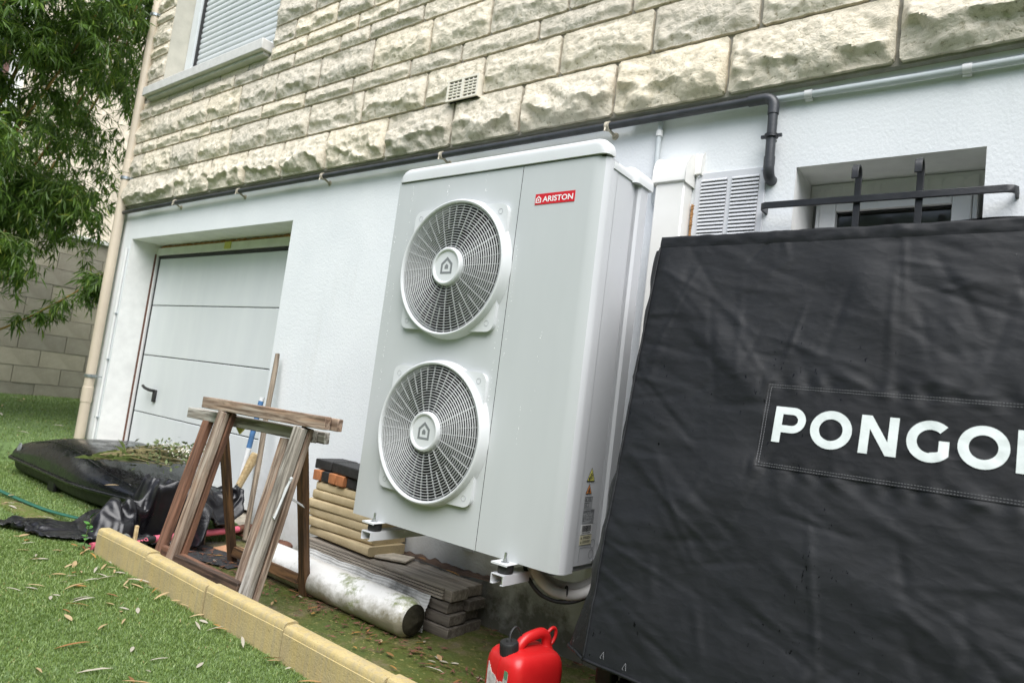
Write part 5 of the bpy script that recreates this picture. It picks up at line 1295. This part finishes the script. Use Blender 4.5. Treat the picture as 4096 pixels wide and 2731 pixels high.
# ribbed mat, orange tile, small rusty lump
mt_ = MB()
def matf(u, v):
    x = -3.72+.52*u; y = -.60+.24*v; return (x, y, .012+.004*abs(math.sin(v*62+2*noise.noise(Vector((u*5, 0, 0)))))+.006*noise.noise(Vector((u*4, v*3, 0))))
mt_.grid(50, 120, matf); M = Matrix.Translation((-3.46, -.47, 0)) @ Matrix.Rotation(R(14), 4, 'Z') @ Matrix.Translation((3.46, .47, 0))
o = mt_.obj('ribbed_mat', 'rubber_mat', None, M, smooth=180); tag(o, 'black ribbed rubber mat on the ground under the trestles', 'mat')
o = boxo('clay_tile', 'tile_orange', None, -.12, .12, -.06, .06, -.006, .006, .003); o.matrix_basis = Matrix.Translation((-3.46, -.325, .016)) @ Matrix.Rotation(R(10), 4, 'Z') @ Matrix.Rotation(R(2), 4, 'X'); WM[o.name] = o.matrix_basis; tag(o, 'flat orange clay tile lying behind the ribbed mat', 'tile')
m = MB()
def lump(u, v):
    a = 2*math.pi*u; b_ = math.pi*(v-.5); n_ = 1+.3*noise.noise(Vector((math.cos(a)*2, math.sin(a)*2, v*3))); return (-3.40+.085*n_*math.cos(b_)*math.cos(a), -.075+.035*n_*math.cos(b_)*math.sin(a), .035+.03*n_*math.sin(b_))
m.grid(18, 10, lump); o = m.obj('brick_shard', 'rust_brown', smooth=60); tag(o, 'broken reddish brick piece lying against the foot of the wall', 'brick')
m = MB()
def dome(u, v):
    a = 2*math.pi*u; b_ = v*math.pi*.5; return (-3.33+.040*math.cos(b_)*math.cos(a), -.985+.040*math.cos(b_)*math.sin(a), .10+.085*math.sin(b_))
m.grid(24, 10, dome); o = m.obj('plastic_cup', 'clear_plastic', smooth=180); tag(o, 'clear plastic cup upside down behind the leftmost kerb stone', 'cup')
o = boxo('wood_peg', 'wood_pale', None, -3.22-.008, -3.22+.008, -1.0, -.985, .0, .245, .003); tag(o, 'thin pale wooden peg standing behind the leftmost kerb stone', 'peg')

# ------------------------------------------------------------------ roof box, tarpaulin, flowers
rb = thing('roof_box', 'glossy black car roof box lying on the turf by garage', 'roof box', (-5.0, -.45, .1))
m = MB(); m.grid(70, 48, lid); m.obj('lid', 'box_black', rb, smooth=60)
m = MB(); m.grid(60, 30, base); m.obj('base', 'box_base_black', rb, smooth=60)
m = MB()
for sgn in (0, 1):
    m.tube([Vector(lid(k/60, sgn))+Vector((0, -.006 if sgn == 0 else .006, -.004)) for k in range(61)], .012, 8, flat=.9)
m.tube([Vector(lid(0.0, k/20))+Vector((-.004, 0, -.003)) for k in range(21)], .012, 8)
m.obj('rim', 'box_black', rb, smooth=180)
m = MB(); m.tube([Vector(lid(u/60, .22+.05*math.sin(u/60*3)))+Vector((0, -.001, .001)) for u in range(10, 52)], .004, 6); m.obj('crease', 'box_black', rb, smooth=180)
p = Vector(lid(.085, .105)); m = MB(); m.lathe([(.034, 0), (.034, .003), (.029, .004), (.029, .002), (.02, .002), (.02, .004), (0, .004)], 24, Matrix.Translation(p+Vector((0, -.006, 0))) @ Matrix.Rotation(R(82), 4, 'X')); m.obj('badge', 'logo_grey', rb, smooth=40)
p = Vector(base(.42, .14)); m = MB(); m.box(-.055, .055, -.012, .012, -.03, .03, Matrix.Translation(p+Vector((0, -.005, 0)))); o = m.obj('lock', 'box_base_black', rb); bevel(o, .006)
def box_z(x, y):
    u = (x-BXs)/(BXe-BXs)
    if not 0 < u < 1: return -1
    wd, hl = rb_sec(u); t_ = (y-BYC)/(wd*.98)
    if abs(t_) >= 1: return -1
    return BRIM+hl*(1-abs(t_)**3.5)**.4*sstep(1, .97, u)
# tarpaulin thrown over the near end of the box and trailing on the turf
me = TARP_MESH
o = obj('tarpaulin', me, 'tarp_fabric'); ss = o.modifiers.new('smooth', 'SUBSURF'); ss.levels = 1; ss.render_levels = 1; sol = o.modifiers.new('thickness', 'SOLIDIFY'); sol.thickness = .003; tag(o, 'crumpled black tarpaulin thrown over the roof box end and turf', 'tarpaulin')
fb = thing('flower_bunch', 'withered bunch of flowers with white blossoms lying on the tarpaulin', 'flowers', (-4.15, -.45, .4))
fc = Vector((-4.20, -.42, .40))
m = MB(); m2 = MB(); m3 = MB(); m4 = MB()
for k in range(70):
    a0 = Vector((-4.42+random.uniform(-.03, .03), -.72+random.uniform(-.05, .05), .37+random.uniform(0, .03))); 
    e_ = fc+Vector((random.uniform(-.10, .14), random.uniform(-.10, .20), random.uniform(-.02, .09))); md = a0.lerp(e_, .5)+Vector((random.uniform(-.03, .03), random.uniform(-.03, .03), random.uniform(-.01, .03)))
    m.tube(bez([a0, md, e_], 4), .0022, 4)
    for q in range(7):
        s_ = md.lerp(e_, .3+.9*random.random())+Vector((random.gauss(0, .03), random.gauss(0, .035), random.gauss(.01, .02))); d1 = Vector((random.gauss(0, 1), random.gauss(0, 1), random.gauss(.2, .7))).normalized()*random.uniform(.02, .04); sd1 = d1.cross(Vector((random.gauss(0, 1), random.gauss(0, 1), random.gauss(0, 1)))).normalized()*random.uniform(.005, .010)
        m2.add([s_, s_+d1*.5+sd1, s_+d1, s_+d1*.5-sd1], [(0, 1, 2, 3)])
for k in range(150):
    cl = random.choice((Vector((-4.36, -.36, .46)), fc+Vector((.10, .04, .07)), fc+Vector((.16, .12, .06)))); s_ = cl+Vector((random.gauss(0, .035), random.gauss(0, .04), random.gauss(0, .02))); r_ = random.uniform(.003, .0065)
    m3.add([s_+Vector(p)*r_ for p in ((1, 0, 0), (-1, 0, 0), (0, 1, 0), (0, -1, 0), (0, 0, 1), (0, 0, -1))], [(0, 2, 4), (2, 1, 4), (1, 3, 4), (3, 0, 4), (2, 0, 5), (1, 2, 5), (3, 1, 5), (0, 3, 5)])
for k in range(36):
    s_ = Vector((-4.33+random.gauss(0, .05), -.58+random.gauss(0, .07), .39)); d1 = Vector((random.gauss(-.2, .5), random.gauss(-.5, .6), random.uniform(0, .45))).normalized()*random.uniform(.08, .16); sd1 = d1.cross(Vector((0, 0, 1))).normalized()*.0022
    m4.add([s_-sd1, s_+sd1, s_+d1*.6+sd1+Vector((0, 0, .02)), s_+d1, s_+d1*.6-sd1+Vector((0, 0, .02))], [(0, 1, 2, 3, 4)])
m.obj('stems', 'stem_dry', fb, kind='stuff', smooth=180); m2.obj('withered_leaves', 'herb_dark', fb, kind='stuff'); m3.obj('blossoms', 'blossom_white', fb, kind='stuff'); m4.obj('grass_blades', 'stem_green', fb, kind='stuff')
# green edging strip and sapling
m = MB(); P = bez([(-4.85, -1.085, .135), (-4.6, -1.05, .125), (-4.3, -1.005, .118), (-4.08, -.925, .112), (-4.0, -.87, .11)], 10)
vs = []
for p_ in P: vs += [p_+Vector((0, -.006, -.012)), p_+Vector((0, -.005, -.004)), p_+Vector((.004, .012, -.001))]
m.add(vs, [(i*3+k, i*3+3+k, i*3+4+k, i*3+1+k) for i in range(len(P)-1) for k in (0, 1)]); o = m.obj('edging_strip', 'edging_green', smooth=180); o.modifiers.new('thickness', 'SOLIDIFY').thickness = .003; tag(o, 'thin green plastic edging strip on the turf before the roof box', 'edging')
sp_ = thing('sapling', 'small green weed seedling beside the end of the kerb', 'plant', (-3.46, -1.10, .09))
m = MB(); st = bez([(-3.465, -1.10, .085), (-3.46, -1.103, .15), (-3.452, -1.10, .205), (-3.448, -1.10, .235)], 5); m.tube(st, [.0022]*len(st), 6); m.obj('stem', 'herb_dark', sp_, smooth=180)
def leafshape(L, W, n=6):
    m = MB(); vs = []
    for i in range(n+1):
        t_ = i/n; w_ = W*math.sin(math.pi*t_**.8)**.8 if 0 < t_ < 1 else 0; vs += [(L*t_, -w_, .12*L*math.sin(t_*2.6)), (L*t_, 0, .12*L*math.sin(t_*2.6)-.12*w_), (L*t_, w_, .12*L*math.sin(t_*2.6))]
    m.add(vs, [(i*3+k, i*3+3+k, i*3+4+k, i*3+1+k) for i in range(n) for k in (0, 1)]); return m.mesh('leaf', 180)
lm = leafshape(.042, .012)
for (z_, az, el, s_) in ((.235, 40, 50, 1.0), (.205, 200, 15, .9), (.20, -20, 20, 1.1), (.185, 150, 5, 1.2), (.175, 0, 8, 1.1), (.15, 190, 0, 1.0), (.145, -30, -5, .9), (.12, 220, -10, .9), (.115, 20, -10, .8)):
    obj('leaf', lm, 'fresh_leaf', sp_, Matrix.Translation((-3.455, -1.10, z_)) @ Matrix.Rotation(R(az), 4, 'Z') @ Matrix.Rotation(R(-el), 4, 'Y') @ Matrix.Scale(s_, 4))

#@@ BACKGROUND
# ------------------------------------------------------------------ boundary wall, neighbour, bamboo
BWX = -9.6
bw_ = thing('garden_wall', 'weathered grey concrete block garden wall behind the bamboo', 'wall', (BWX-.1, 0, .2))
m = MB(); m.box(BWX-.19, BWX-.012, -5, 9, -.2, 2.36); m.obj('mortar_core', 'mortar', bw_)
blk = MB(); blk.box(-.1, 0, -.2455, .2455, -.0985, .0985); blk = blk.mesh('block')
row = 0; zc = .12+.1
while zc < 2.36:
    off = .25 if row % 2 else 0
    for k in range(-9, 14):
        y = k*.5+off
        if -1.2 < y < 4.5: o = obj('block', blk, 'block_concrete', bw_, Matrix.Translation((BWX+random.uniform(-.004, .004), y, zc)))
    zc += .203; row += 1
boxo('coping', 'facade_cream', bw_, BWX-.22, BWX+.03, -5, 9, 2.361, 2.41, .006)
nh = thing('neighbour_house', 'pale cream neighbouring house seen bright through the bamboo', 'house', (-14.5, 2, 0))
m = MB(); m.box(-20, -14.5, -9, 12, -.2, 9); m.obj('facade', 'facade_cream', nh)
for y0, z0 in ((-2.6, 2.7), (-.2, 2.7), (3.6, 2.7), (-2.6, 5.4), (-.2, 5.4)):
    wn = boxo('window', 'frame_brown', nh, -14.56, -14.46, y0, y0+.95, z0, z0+1.35, .01); boxo('pane', 'glass_dark', wn, -14.459, -14.45, y0+.09, y0+.43, z0+.1, z0+1.25, 0); boxo('pane', 'glass_dark', wn, -14.459, -14.45, y0+.52, y0+.86, z0+.1, z0+1.25, 0)
boxo('rubble_panel', 'facade_rubble', nh, -14.499, -14.44, 1.0, 2.9, .1, 7.6, .01)
boxo('tile_band', 'roof_tile_red', nh, -14.499, -14.30, -9, .9, 2.25, 2.42, .01)

hg = MB()  # leafy mass added out of view to block low sky light and raise contrast
def occluder_run(x0, y0, x1, y1, h):
    def f(u, v):
        x = x0+(x1-x0)*u; y = y0+(y1-y0)*u; k = .35*noise.noise(Vector((x*1.5, y*1.5, v*5)))+.2*noise.noise(Vector((x*5, y*5, v*14))); nx, ny = (y1-y0), -(x1-x0); L = math.hypot(nx, ny); return (x+nx/L*k, y+ny/L*k, h*v+.5*k*v)
    hg.grid(90, 26, f)
occluder_run(10, -9.5, -14, -9.5, 5.0); occluder_run(7.5, 3, 7.5, -9.5, 4.6)
o = hg.obj('occluder', 'occluder_green', smooth=180); tag(o, 'tall dense green hedge added out of view to block low sky light', 'occluder')
lfm = []
def bleaf(L, W):
    m = MB(); m.add([(0, 0, 0), (L*.3, -W, -.1*W), (L*.3, W, -.1*W), (L*.65, -W*.7, -.06*L), (L*.65, W*.7, -.06*L), (L, 0, -.14*L), (L*.3, 0, -.5*W), (L*.65, 0, -.06*L-.4*W)], [(0, 1, 6), (0, 6, 2), (1, 3, 7, 6), (6, 7, 4, 2), (3, 5, 7), (7, 5, 4)]); return m.mesh('leaf', 180)
for L, W in ((.13, .0095), (.11, .0085), (.15, .011)): lfm.append(bleaf(L, W))
ARC = {}
def bamboo(label, path, rad, nspray, t0, reach, droop, seed, single=0, dens=15):
    rd = random.Random(seed)
    th = thing('bamboo', label, 'bamboo', tuple(path[0]), 'bamboo canes growing left of the house')
    P = bez(path, 14); n = len(P)
    m = MB(); m.tube(P, [rad*(1-.75*i/n) for i in range(n)], 8)
    i = 3
    while i < n-1:
        t_ = (P[i+1]-P[i]).normalized(); r_ = rad*(1-.75*i/n)
        M = align(P[i], P[i+1]) ; m.lathe([(r_, -.006), (r_*1.16, -.002), (r_*1.16, .002), (r_, .006)], 8, Matrix.Translation(P[i]) @ t_.to_track_quat('Z', 'Y').to_matrix().to_4x4()); i += 4
    m.obj('cane', 'culm_yellow', th, smooth=60)
    V = []; F = []; Rn = []; tw = MB(); left = single
    for s_ in range(nspray):
        f_ = t0+(1-t0)*rd.random(); i = min(n-2, int(f_*(n-1))); b0 = P[i].lerp(P[i+1], rd.random())
        az = rd.uniform(0, 2*math.pi); d = Vector((math.cos(az), math.sin(az), rd.uniform(.0, .9))).normalized()
        ln = reach*rd.uniform(.45, 1.0)*(1.15-.5*f_); q = b0.copy(); pts = [q.copy()]; K = 9
        for k in range(K):
            d = (d+Vector((rd.gauss(0, .10), rd.gauss(0, .10), -droop*(.4+k/K)*.32))).normalized(); q = q+d*ln/K; pts.append(q.copy())
        tw.tube(pts, [.004*(1-.8*k/K) for k in range(K+1)], 4, False)
        for k in range(2, K+1):
            for rep in range(dens//8+1):
                base_ = pts[k].lerp(pts[k-1], rd.random())
                sub = (d*.3+Vector((rd.gauss(0, .8), rd.gauss(0, .8), rd.gauss(-.15, .45)))).normalized()
                tip = base_+sub*rd.uniform(.04, .16)
                for q_ in range(rd.randint(5, 8)):
                    dr = (sub*.6+Vector((rd.gauss(0, .55), rd.gauss(0, .55), rd.gauss(-.62, .4)))).normalized()
                    org = base_.lerp(tip, rd.random()); sc_ = rd.uniform(.5, 1.0)
                    xq = dr.to_track_quat('X', 'Z').to_matrix().to_4x4(); M = Matrix.Translation(org) @ xq @ Matrix.Rotation(rd.uniform(-.9, .9), 4, 'X') @ Matrix.Scale(sc_, 4)
                    lf = rd.choice(lfm)
                    if left > 0 and rd.random() < .35:
                        obj('leaf', lf, 'bamboo_leaf_single', th, M); left -= 1; continue
                    kk = len(V); L_, W_ = rd.choice(((.13, .0095), (.11, .0085), (.15, .011))); V += [tuple(M @ Vector(c_)) for c_ in ((0, 0, 0), (L_*.4, -W_, -.02*L_), (L_, 0, -.14*L_), (L_*.4, W_, -.02*L_), (L_*.42, 0, -.03*L_-.4*W_))]; F += [(kk, kk+1, kk+4), (kk+1, kk+2, kk+4), (kk+2, kk+3, kk+4), (kk+3, kk, kk+4)]; Rn += [min(1, max(0, rd.gauss(.45, .24)))]*5
    tw.obj('twigs', 'stem_green', th, smooth=180, kind='stuff')
    me = bpy.data.meshes.new('foliage'); me.from_pydata(V, [], F); at = me.attributes.new('rnd', 'FLOAT', 'POINT'); at.data.foreach_set('value', Rn)
    obj('foliage', me, 'bamboo_leaf', th, kind='stuff')
for me in lfm: me.materials.append(MATS['bamboo_leaf_single'])
bamboo('thick orange bamboo cane rising steeply at the far left', [(-8.15, -1.35, .3), (-7.75, -1.15, 1.6), (-7.29, -.85, 3.17), (-7.02, -.74, 4.2), (-6.85, -.66, 5.4)], .026, 95, .30, 1.0, .75, 1, 200, 9)
bamboo('bamboo cane leaning to the right across the upper left foliage', [(-8.1, -1.5, .3), (-7.6, -1.05, 1.8), (-7.1, -.68, 3.07), (-6.8, -.50, 3.75), (-6.6, -.38, 4.4)], .019, 80, .32, .75, .8, 2, 200, 9)
bamboo('low yellow bamboo cane slanting right in front of the block wall', [(-8.9, -1.35, .4), (-8.3, -.95, .72), (-7.6, -.47, 1.10), (-7.2, -.22, 1.38), (-6.95, -.06, 1.60), (-6.8, .02, 1.74)], .014, 14, .42, .34, 1.1, 3, 150, 8)
bamboo('bamboo cane with drooping sprays nearest the camera at left', [(-6.6, -2.3, .2), (-6.4, -2.0, 1.5), (-6.15, -1.75, 2.2), (-5.85, -1.55, 2.45), (-5.55, -1.4, 2.4)], .016, 46, .42, .65, 1.2, 4, 300, 9)
bamboo('bamboo cane behind the others beside the drainpipe', [(-9.1, -.9, .35), (-8.7, -.35, 2.0), (-8.2, .05, 3.4), (-7.8, .25, 4.5), (-7.5, .4, 5.3)], .022, 100, .22, 1.2, .9, 5, 0, 12)
bamboo('slender bamboo cane at the top, arching over the others', [(-7.6, -1.9, .3), (-7.3, -1.6, 2.0), (-6.95, -1.3, 3.2), (-6.7, -1.05, 3.8), (-6.4, -.9, 4.2)], .017, 62, .35, .8, .9, 6, 100, 9)
bamboo('bamboo cane drooping low over the block wall coping', [(-8.7, -1.5, .35), (-8.35, -1.0, 1.5), (-7.9, -.65, 2.2), (-7.5, -.4, 2.5), (-7.15, -.2, 2.45)], .017, 95, .30, .95, 1.5, 7, 0, 12)
bamboo('bamboo cane hanging low across the left half of the block wall', [(-8.2, -2.0, .35), (-7.9, -1.6, 1.4), (-7.5, -1.25, 1.85), (-7.1, -1.0, 1.95), (-6.8, -.82, 1.8)], .015, 85, .30, .8, 1.7, 9, 0, 10)
bamboo('bamboo cane filling the gap left of the drainpipe', [(-8.9, -1.1, .35), (-8.3, -.5, 2.2), (-7.8, -.10, 3.6), (-7.5, .1, 4.5), (-7.3, .2, 5.0)], .018, 80, .26, 1.0, .9, 8, 0, 12)

#@@ LEAVES
# ------------------------------------------------------------------ litter on the concrete
m = MB(); _rl = random.Random(9)
for k in range(900):
    x = _rl.uniform(-3.7, -1.1); q = _rl.random()
    y = _rl.gauss(-.50, .05) if q < .45 else (_rl.uniform(-1.0, -.08) if q < .75 else -.03-abs(_rl.gauss(0, .05)))
    a = _rl.uniform(0, 6.28); L = _rl.uniform(.004, .022); W = L*_rl.uniform(.12, .45); c_, s_ = math.cos(a), math.sin(a); z = .013+_rl.uniform(0, .006)
    m.add([(x-c_*L, y-s_*L, z), (x-s_*W, y+c_*W, z+_rl.uniform(0, .004)), (x+c_*L, y+s_*L, z+_rl.uniform(0, .005)), (x+s_*W, y-c_*W, z)], [(0, 1, 2, 3)])
o = m.obj('leaf_litter', 'rust_brown'); tag(o, 'small dark flakes of leaf litter strewn over the concrete', 'litter', kind='stuff')
# ------------------------------------------------------------------ turf blades
def blades(n, xr, yr, hgt, wid, mask):
    x = rng.uniform(*xr, n); y = rng.uniform(*yr, n); keep = np.array([mask(a, b) for a, b in zip(x, y)]); x = x[keep]; y = y[keep]; return x, y
cam_p = np.array((0, -2.5, 1.0)); Rm = np.array(cam.rotation_euler.to_matrix())
def visible(a, b):
    c = Rm.T @ (np.array((a, b, .1))-cam_p)
    if c[2] > -.2: return False
    return abs(c[0]/-c[2]) < .80 and abs(c[1]/-c[2]) < .56
def okay(a, b):
    if in_strip(a, b) or (b > -1.09 and a > -3.42) or (b > -.02 and a > -6.62): return False
    if -4.72 < a < -3.72 and abs(b+1.06-.12*(a+4.25)) < .07: return random.random() < .25
    return visible(a, b)
X = []; Y = []
for n_, xr, yr in ((230000, (-3.9, -.2), (-2.45, -1.09)), (90000, (-6.2, -3.4), (-2.2, -.02)), (52000, (-9.6, -6.1), (-2.2, 1.6))):
    a, b = blades(n_, xr, yr, 0, 0, okay); X.append(a); Y.append(b)
X = np.concatenate(X); Y = np.concatenate(Y); n_ = len(X)
Z = np.array([lawn_h(a, b) for a, b in zip(X, Y)])
dist = np.hypot(X, Y+2.5); H_ = rng.uniform(.004, .010, n_)*(1+.12*dist); Wd = rng.uniform(.0006, .0011, n_)*(1+.22*dist)
az = rng.uniform(0, 2*np.pi, n_); ln = rng.uniform(.3, 1.3, n_)*H_; a2 = rng.uniform(0, 2*np.pi, n_)
dx, dy = np.cos(az)*Wd, np.sin(az)*Wd; lx, ly = np.cos(a2)*ln, np.sin(a2)*ln
Vt = np.empty((n_, 5, 3))
Vt[:, 0] = np.stack([X-dx, Y-dy, Z-.002], 1); Vt[:, 1] = np.stack([X+dx, Y+dy, Z-.002], 1)
Vt[:, 2] = np.stack([X+dx*.8+lx*.4, Y+dy*.8+ly*.4, Z+H_*.65], 1); Vt[:, 3] = np.stack([X-dx*.8+lx*.4, Y-dy*.8+ly*.4, Z+H_*.65], 1); Vt[:, 4] = np.stack([X+lx, Y+ly, Z+H_], 1)
b0 = np.arange(n_)*5
lp = np.stack([b0, b0+1, b0+2, b0+3, b0+3, b0+2, b0+4], 1).ravel(); ls = np.stack([np.arange(n_)*7, np.arange(n_)*7+4], 1).ravel(); lt = np.tile([4, 3], n_)
me = bpy.data.meshes.new('grass'); me.vertices.add(n_*5); me.vertices.foreach_set('co', Vt.ravel()); me.loops.add(len(lp)); me.loops.foreach_set('vertex_index', lp); me.polygons.add(len(ls)); me.polygons.foreach_set('loop_start', ls); me.polygons.foreach_set('loop_total', lt); me.update(); me.validate()
rv = np.clip(.45+.22*rng.standard_normal(n_)+.15*np.array([noise.noise(Vector((a*2.5, b*2.5, 0))) for a, b in zip(X, Y)]), 0, 1); at = me.attributes.new('rnd', 'FLOAT', 'POINT'); at.data.foreach_set('value', np.repeat(rv, 5))
o = obj('grass', me, 'turf_blade'); tag(o, 'short green artificial grass blades covering the lawn', 'grass', kind='stuff')

# ------------------------------------------------------------------ fallen leaves
def dryleaf(L, W, curl, seed):
    m = MB(); n = 7; vs = []; rd = random.Random(seed)
    for i in range(n+1):
        t_ = i/n; w_ = W*(math.sin(math.pi*min(1, t_*1.02))**.7 if 0 < t_ < 1 else .05); bx = L*(t_-.5); bz = .035*L*math.sin(t_*3.1+rd.random()*.4)*curl; by = .022*L*math.sin(t_*3+seed)
        up = w_*.75*curl; vs += [(bx, by-w_, bz+up), (bx, by, bz), (bx, by+w_, bz+up*rd.uniform(.4, 1.1))]
    m.add(vs, [(i*3+k, i*3+3+k, i*3+4+k, i*3+1+k) for i in range(n) for k in (0, 1)]); return m.mesh('fallen_leaf', 180)
kinds = {'dry_tan': 'tan', 'dry_grey': 'pale grey', 'dry_brown': 'brown'}
LM = {}
for mt in kinds:
    LM[mt] = []
    for k, (L, W, cu) in enumerate(((.075, .0058, .7), (.055, .0075, .4), (.092, .0050, .8), (.042, .0075, .3), (.066, .009, .35))):
        me = dryleaf(L, W, cu, k+len(mt)); me.materials.append(MATS[mt]); LM[mt].append(me)
def drop(x, y, z, mt, lb, grp, s=1.0):
    M = Matrix.Translation((x, y, z)) @ Matrix.Rotation(random.uniform(0, 6.28), 4, 'Z') @ Matrix.Rotation(random.gauss(0, .14), 4, 'X') @ Matrix.Rotation(random.gauss(0, .12), 4, 'Y') @ Matrix.Scale(s, 4)
    o = obj('fallen_leaf', random.choice(LM[mt]), mt, None, M); tag(o, lb, 'leaf', grp)
cnt = 0
while cnt < 100:
    x = random.uniform(-4.6, -.9); y = random.uniform(-2.3, -1.10)
    if not visible(x, y) or (x > -3.4 and y > -1.105): continue
    if random.random() > .35+.65*sstep(-1.3, -3.2, x): continue
    mt = random.choice(('dry_tan', 'dry_tan', 'dry_grey', 'dry_brown', 'dry_grey')); drop(x, y, lawn_h(x, y)+.011, mt, kinds[mt]+' dry curled leaf lying on the turf in front of the kerb', kinds[mt]+' leaves on the turf', random.uniform(.6, 1.05)); cnt += 1
for k in range(26):      # gathered along the foot of the kerb
    x = random.uniform(-3.5, -1.2); mt = random.choice(('dry_tan', 'dry_grey', 'dry_brown')); drop(x, -1.105-random.uniform(0, .03), .10+random.uniform(.004, .012), mt, kinds[mt]+' dry leaf lodged along the lawn side of the kerb', kinds[mt]+' leaves along the kerb', random.uniform(.6, 1.0))
for k in range(70):      # on the concrete
    x = random.uniform(-3.6, -1.2); y = random.choice((random.uniform(-.98, -.2), random.gauss(-.50, .04))); mt = random.choice(('dry_tan', 'dry_brown', 'dry_brown', 'dry_grey')); drop(x, y, .014, mt, kinds[mt]+' dry leaf lying on the mossy concrete', kinds[mt]+' leaves on the concrete', random.uniform(.5, .95))
cnt = 0
while cnt < 40:
    x = random.uniform(-9.3, -4.2); y = random.uniform(-1.6, 1.0)
    if not visible(x, y) or (y > -.03 and x > -6.6) or (-6.1 < x and y > -.9): continue
    mt = random.choice(('dry_tan', 'dry_grey')); drop(x, y, lawn_h(x, y)+.03, mt, kinds[mt]+' dry leaf on the far turf around the roof box', kinds[mt]+' leaves on the far turf', random.uniform(.9, 1.4)); cnt += 1
for x, y, z, mt, lb in ((-4.0, -.80, .29, 'dry_tan', 'curled tan leaf lying in a fold of the tarpaulin'), (-3.86, -1.13, .16, 'dry_grey', 'pale dry leaf lying on the trailing edge of the tarpaulin'), (-2.05, -.13, .225, 'dry_brown', 'brown leaf litter on the right end of the board bundle'), (-2.3, -.08, .225, 'dry_brown', 'brown dry leaf beside the loose tile on the boards')):
    drop(x, y, z, mt, lb, None, 1.1)
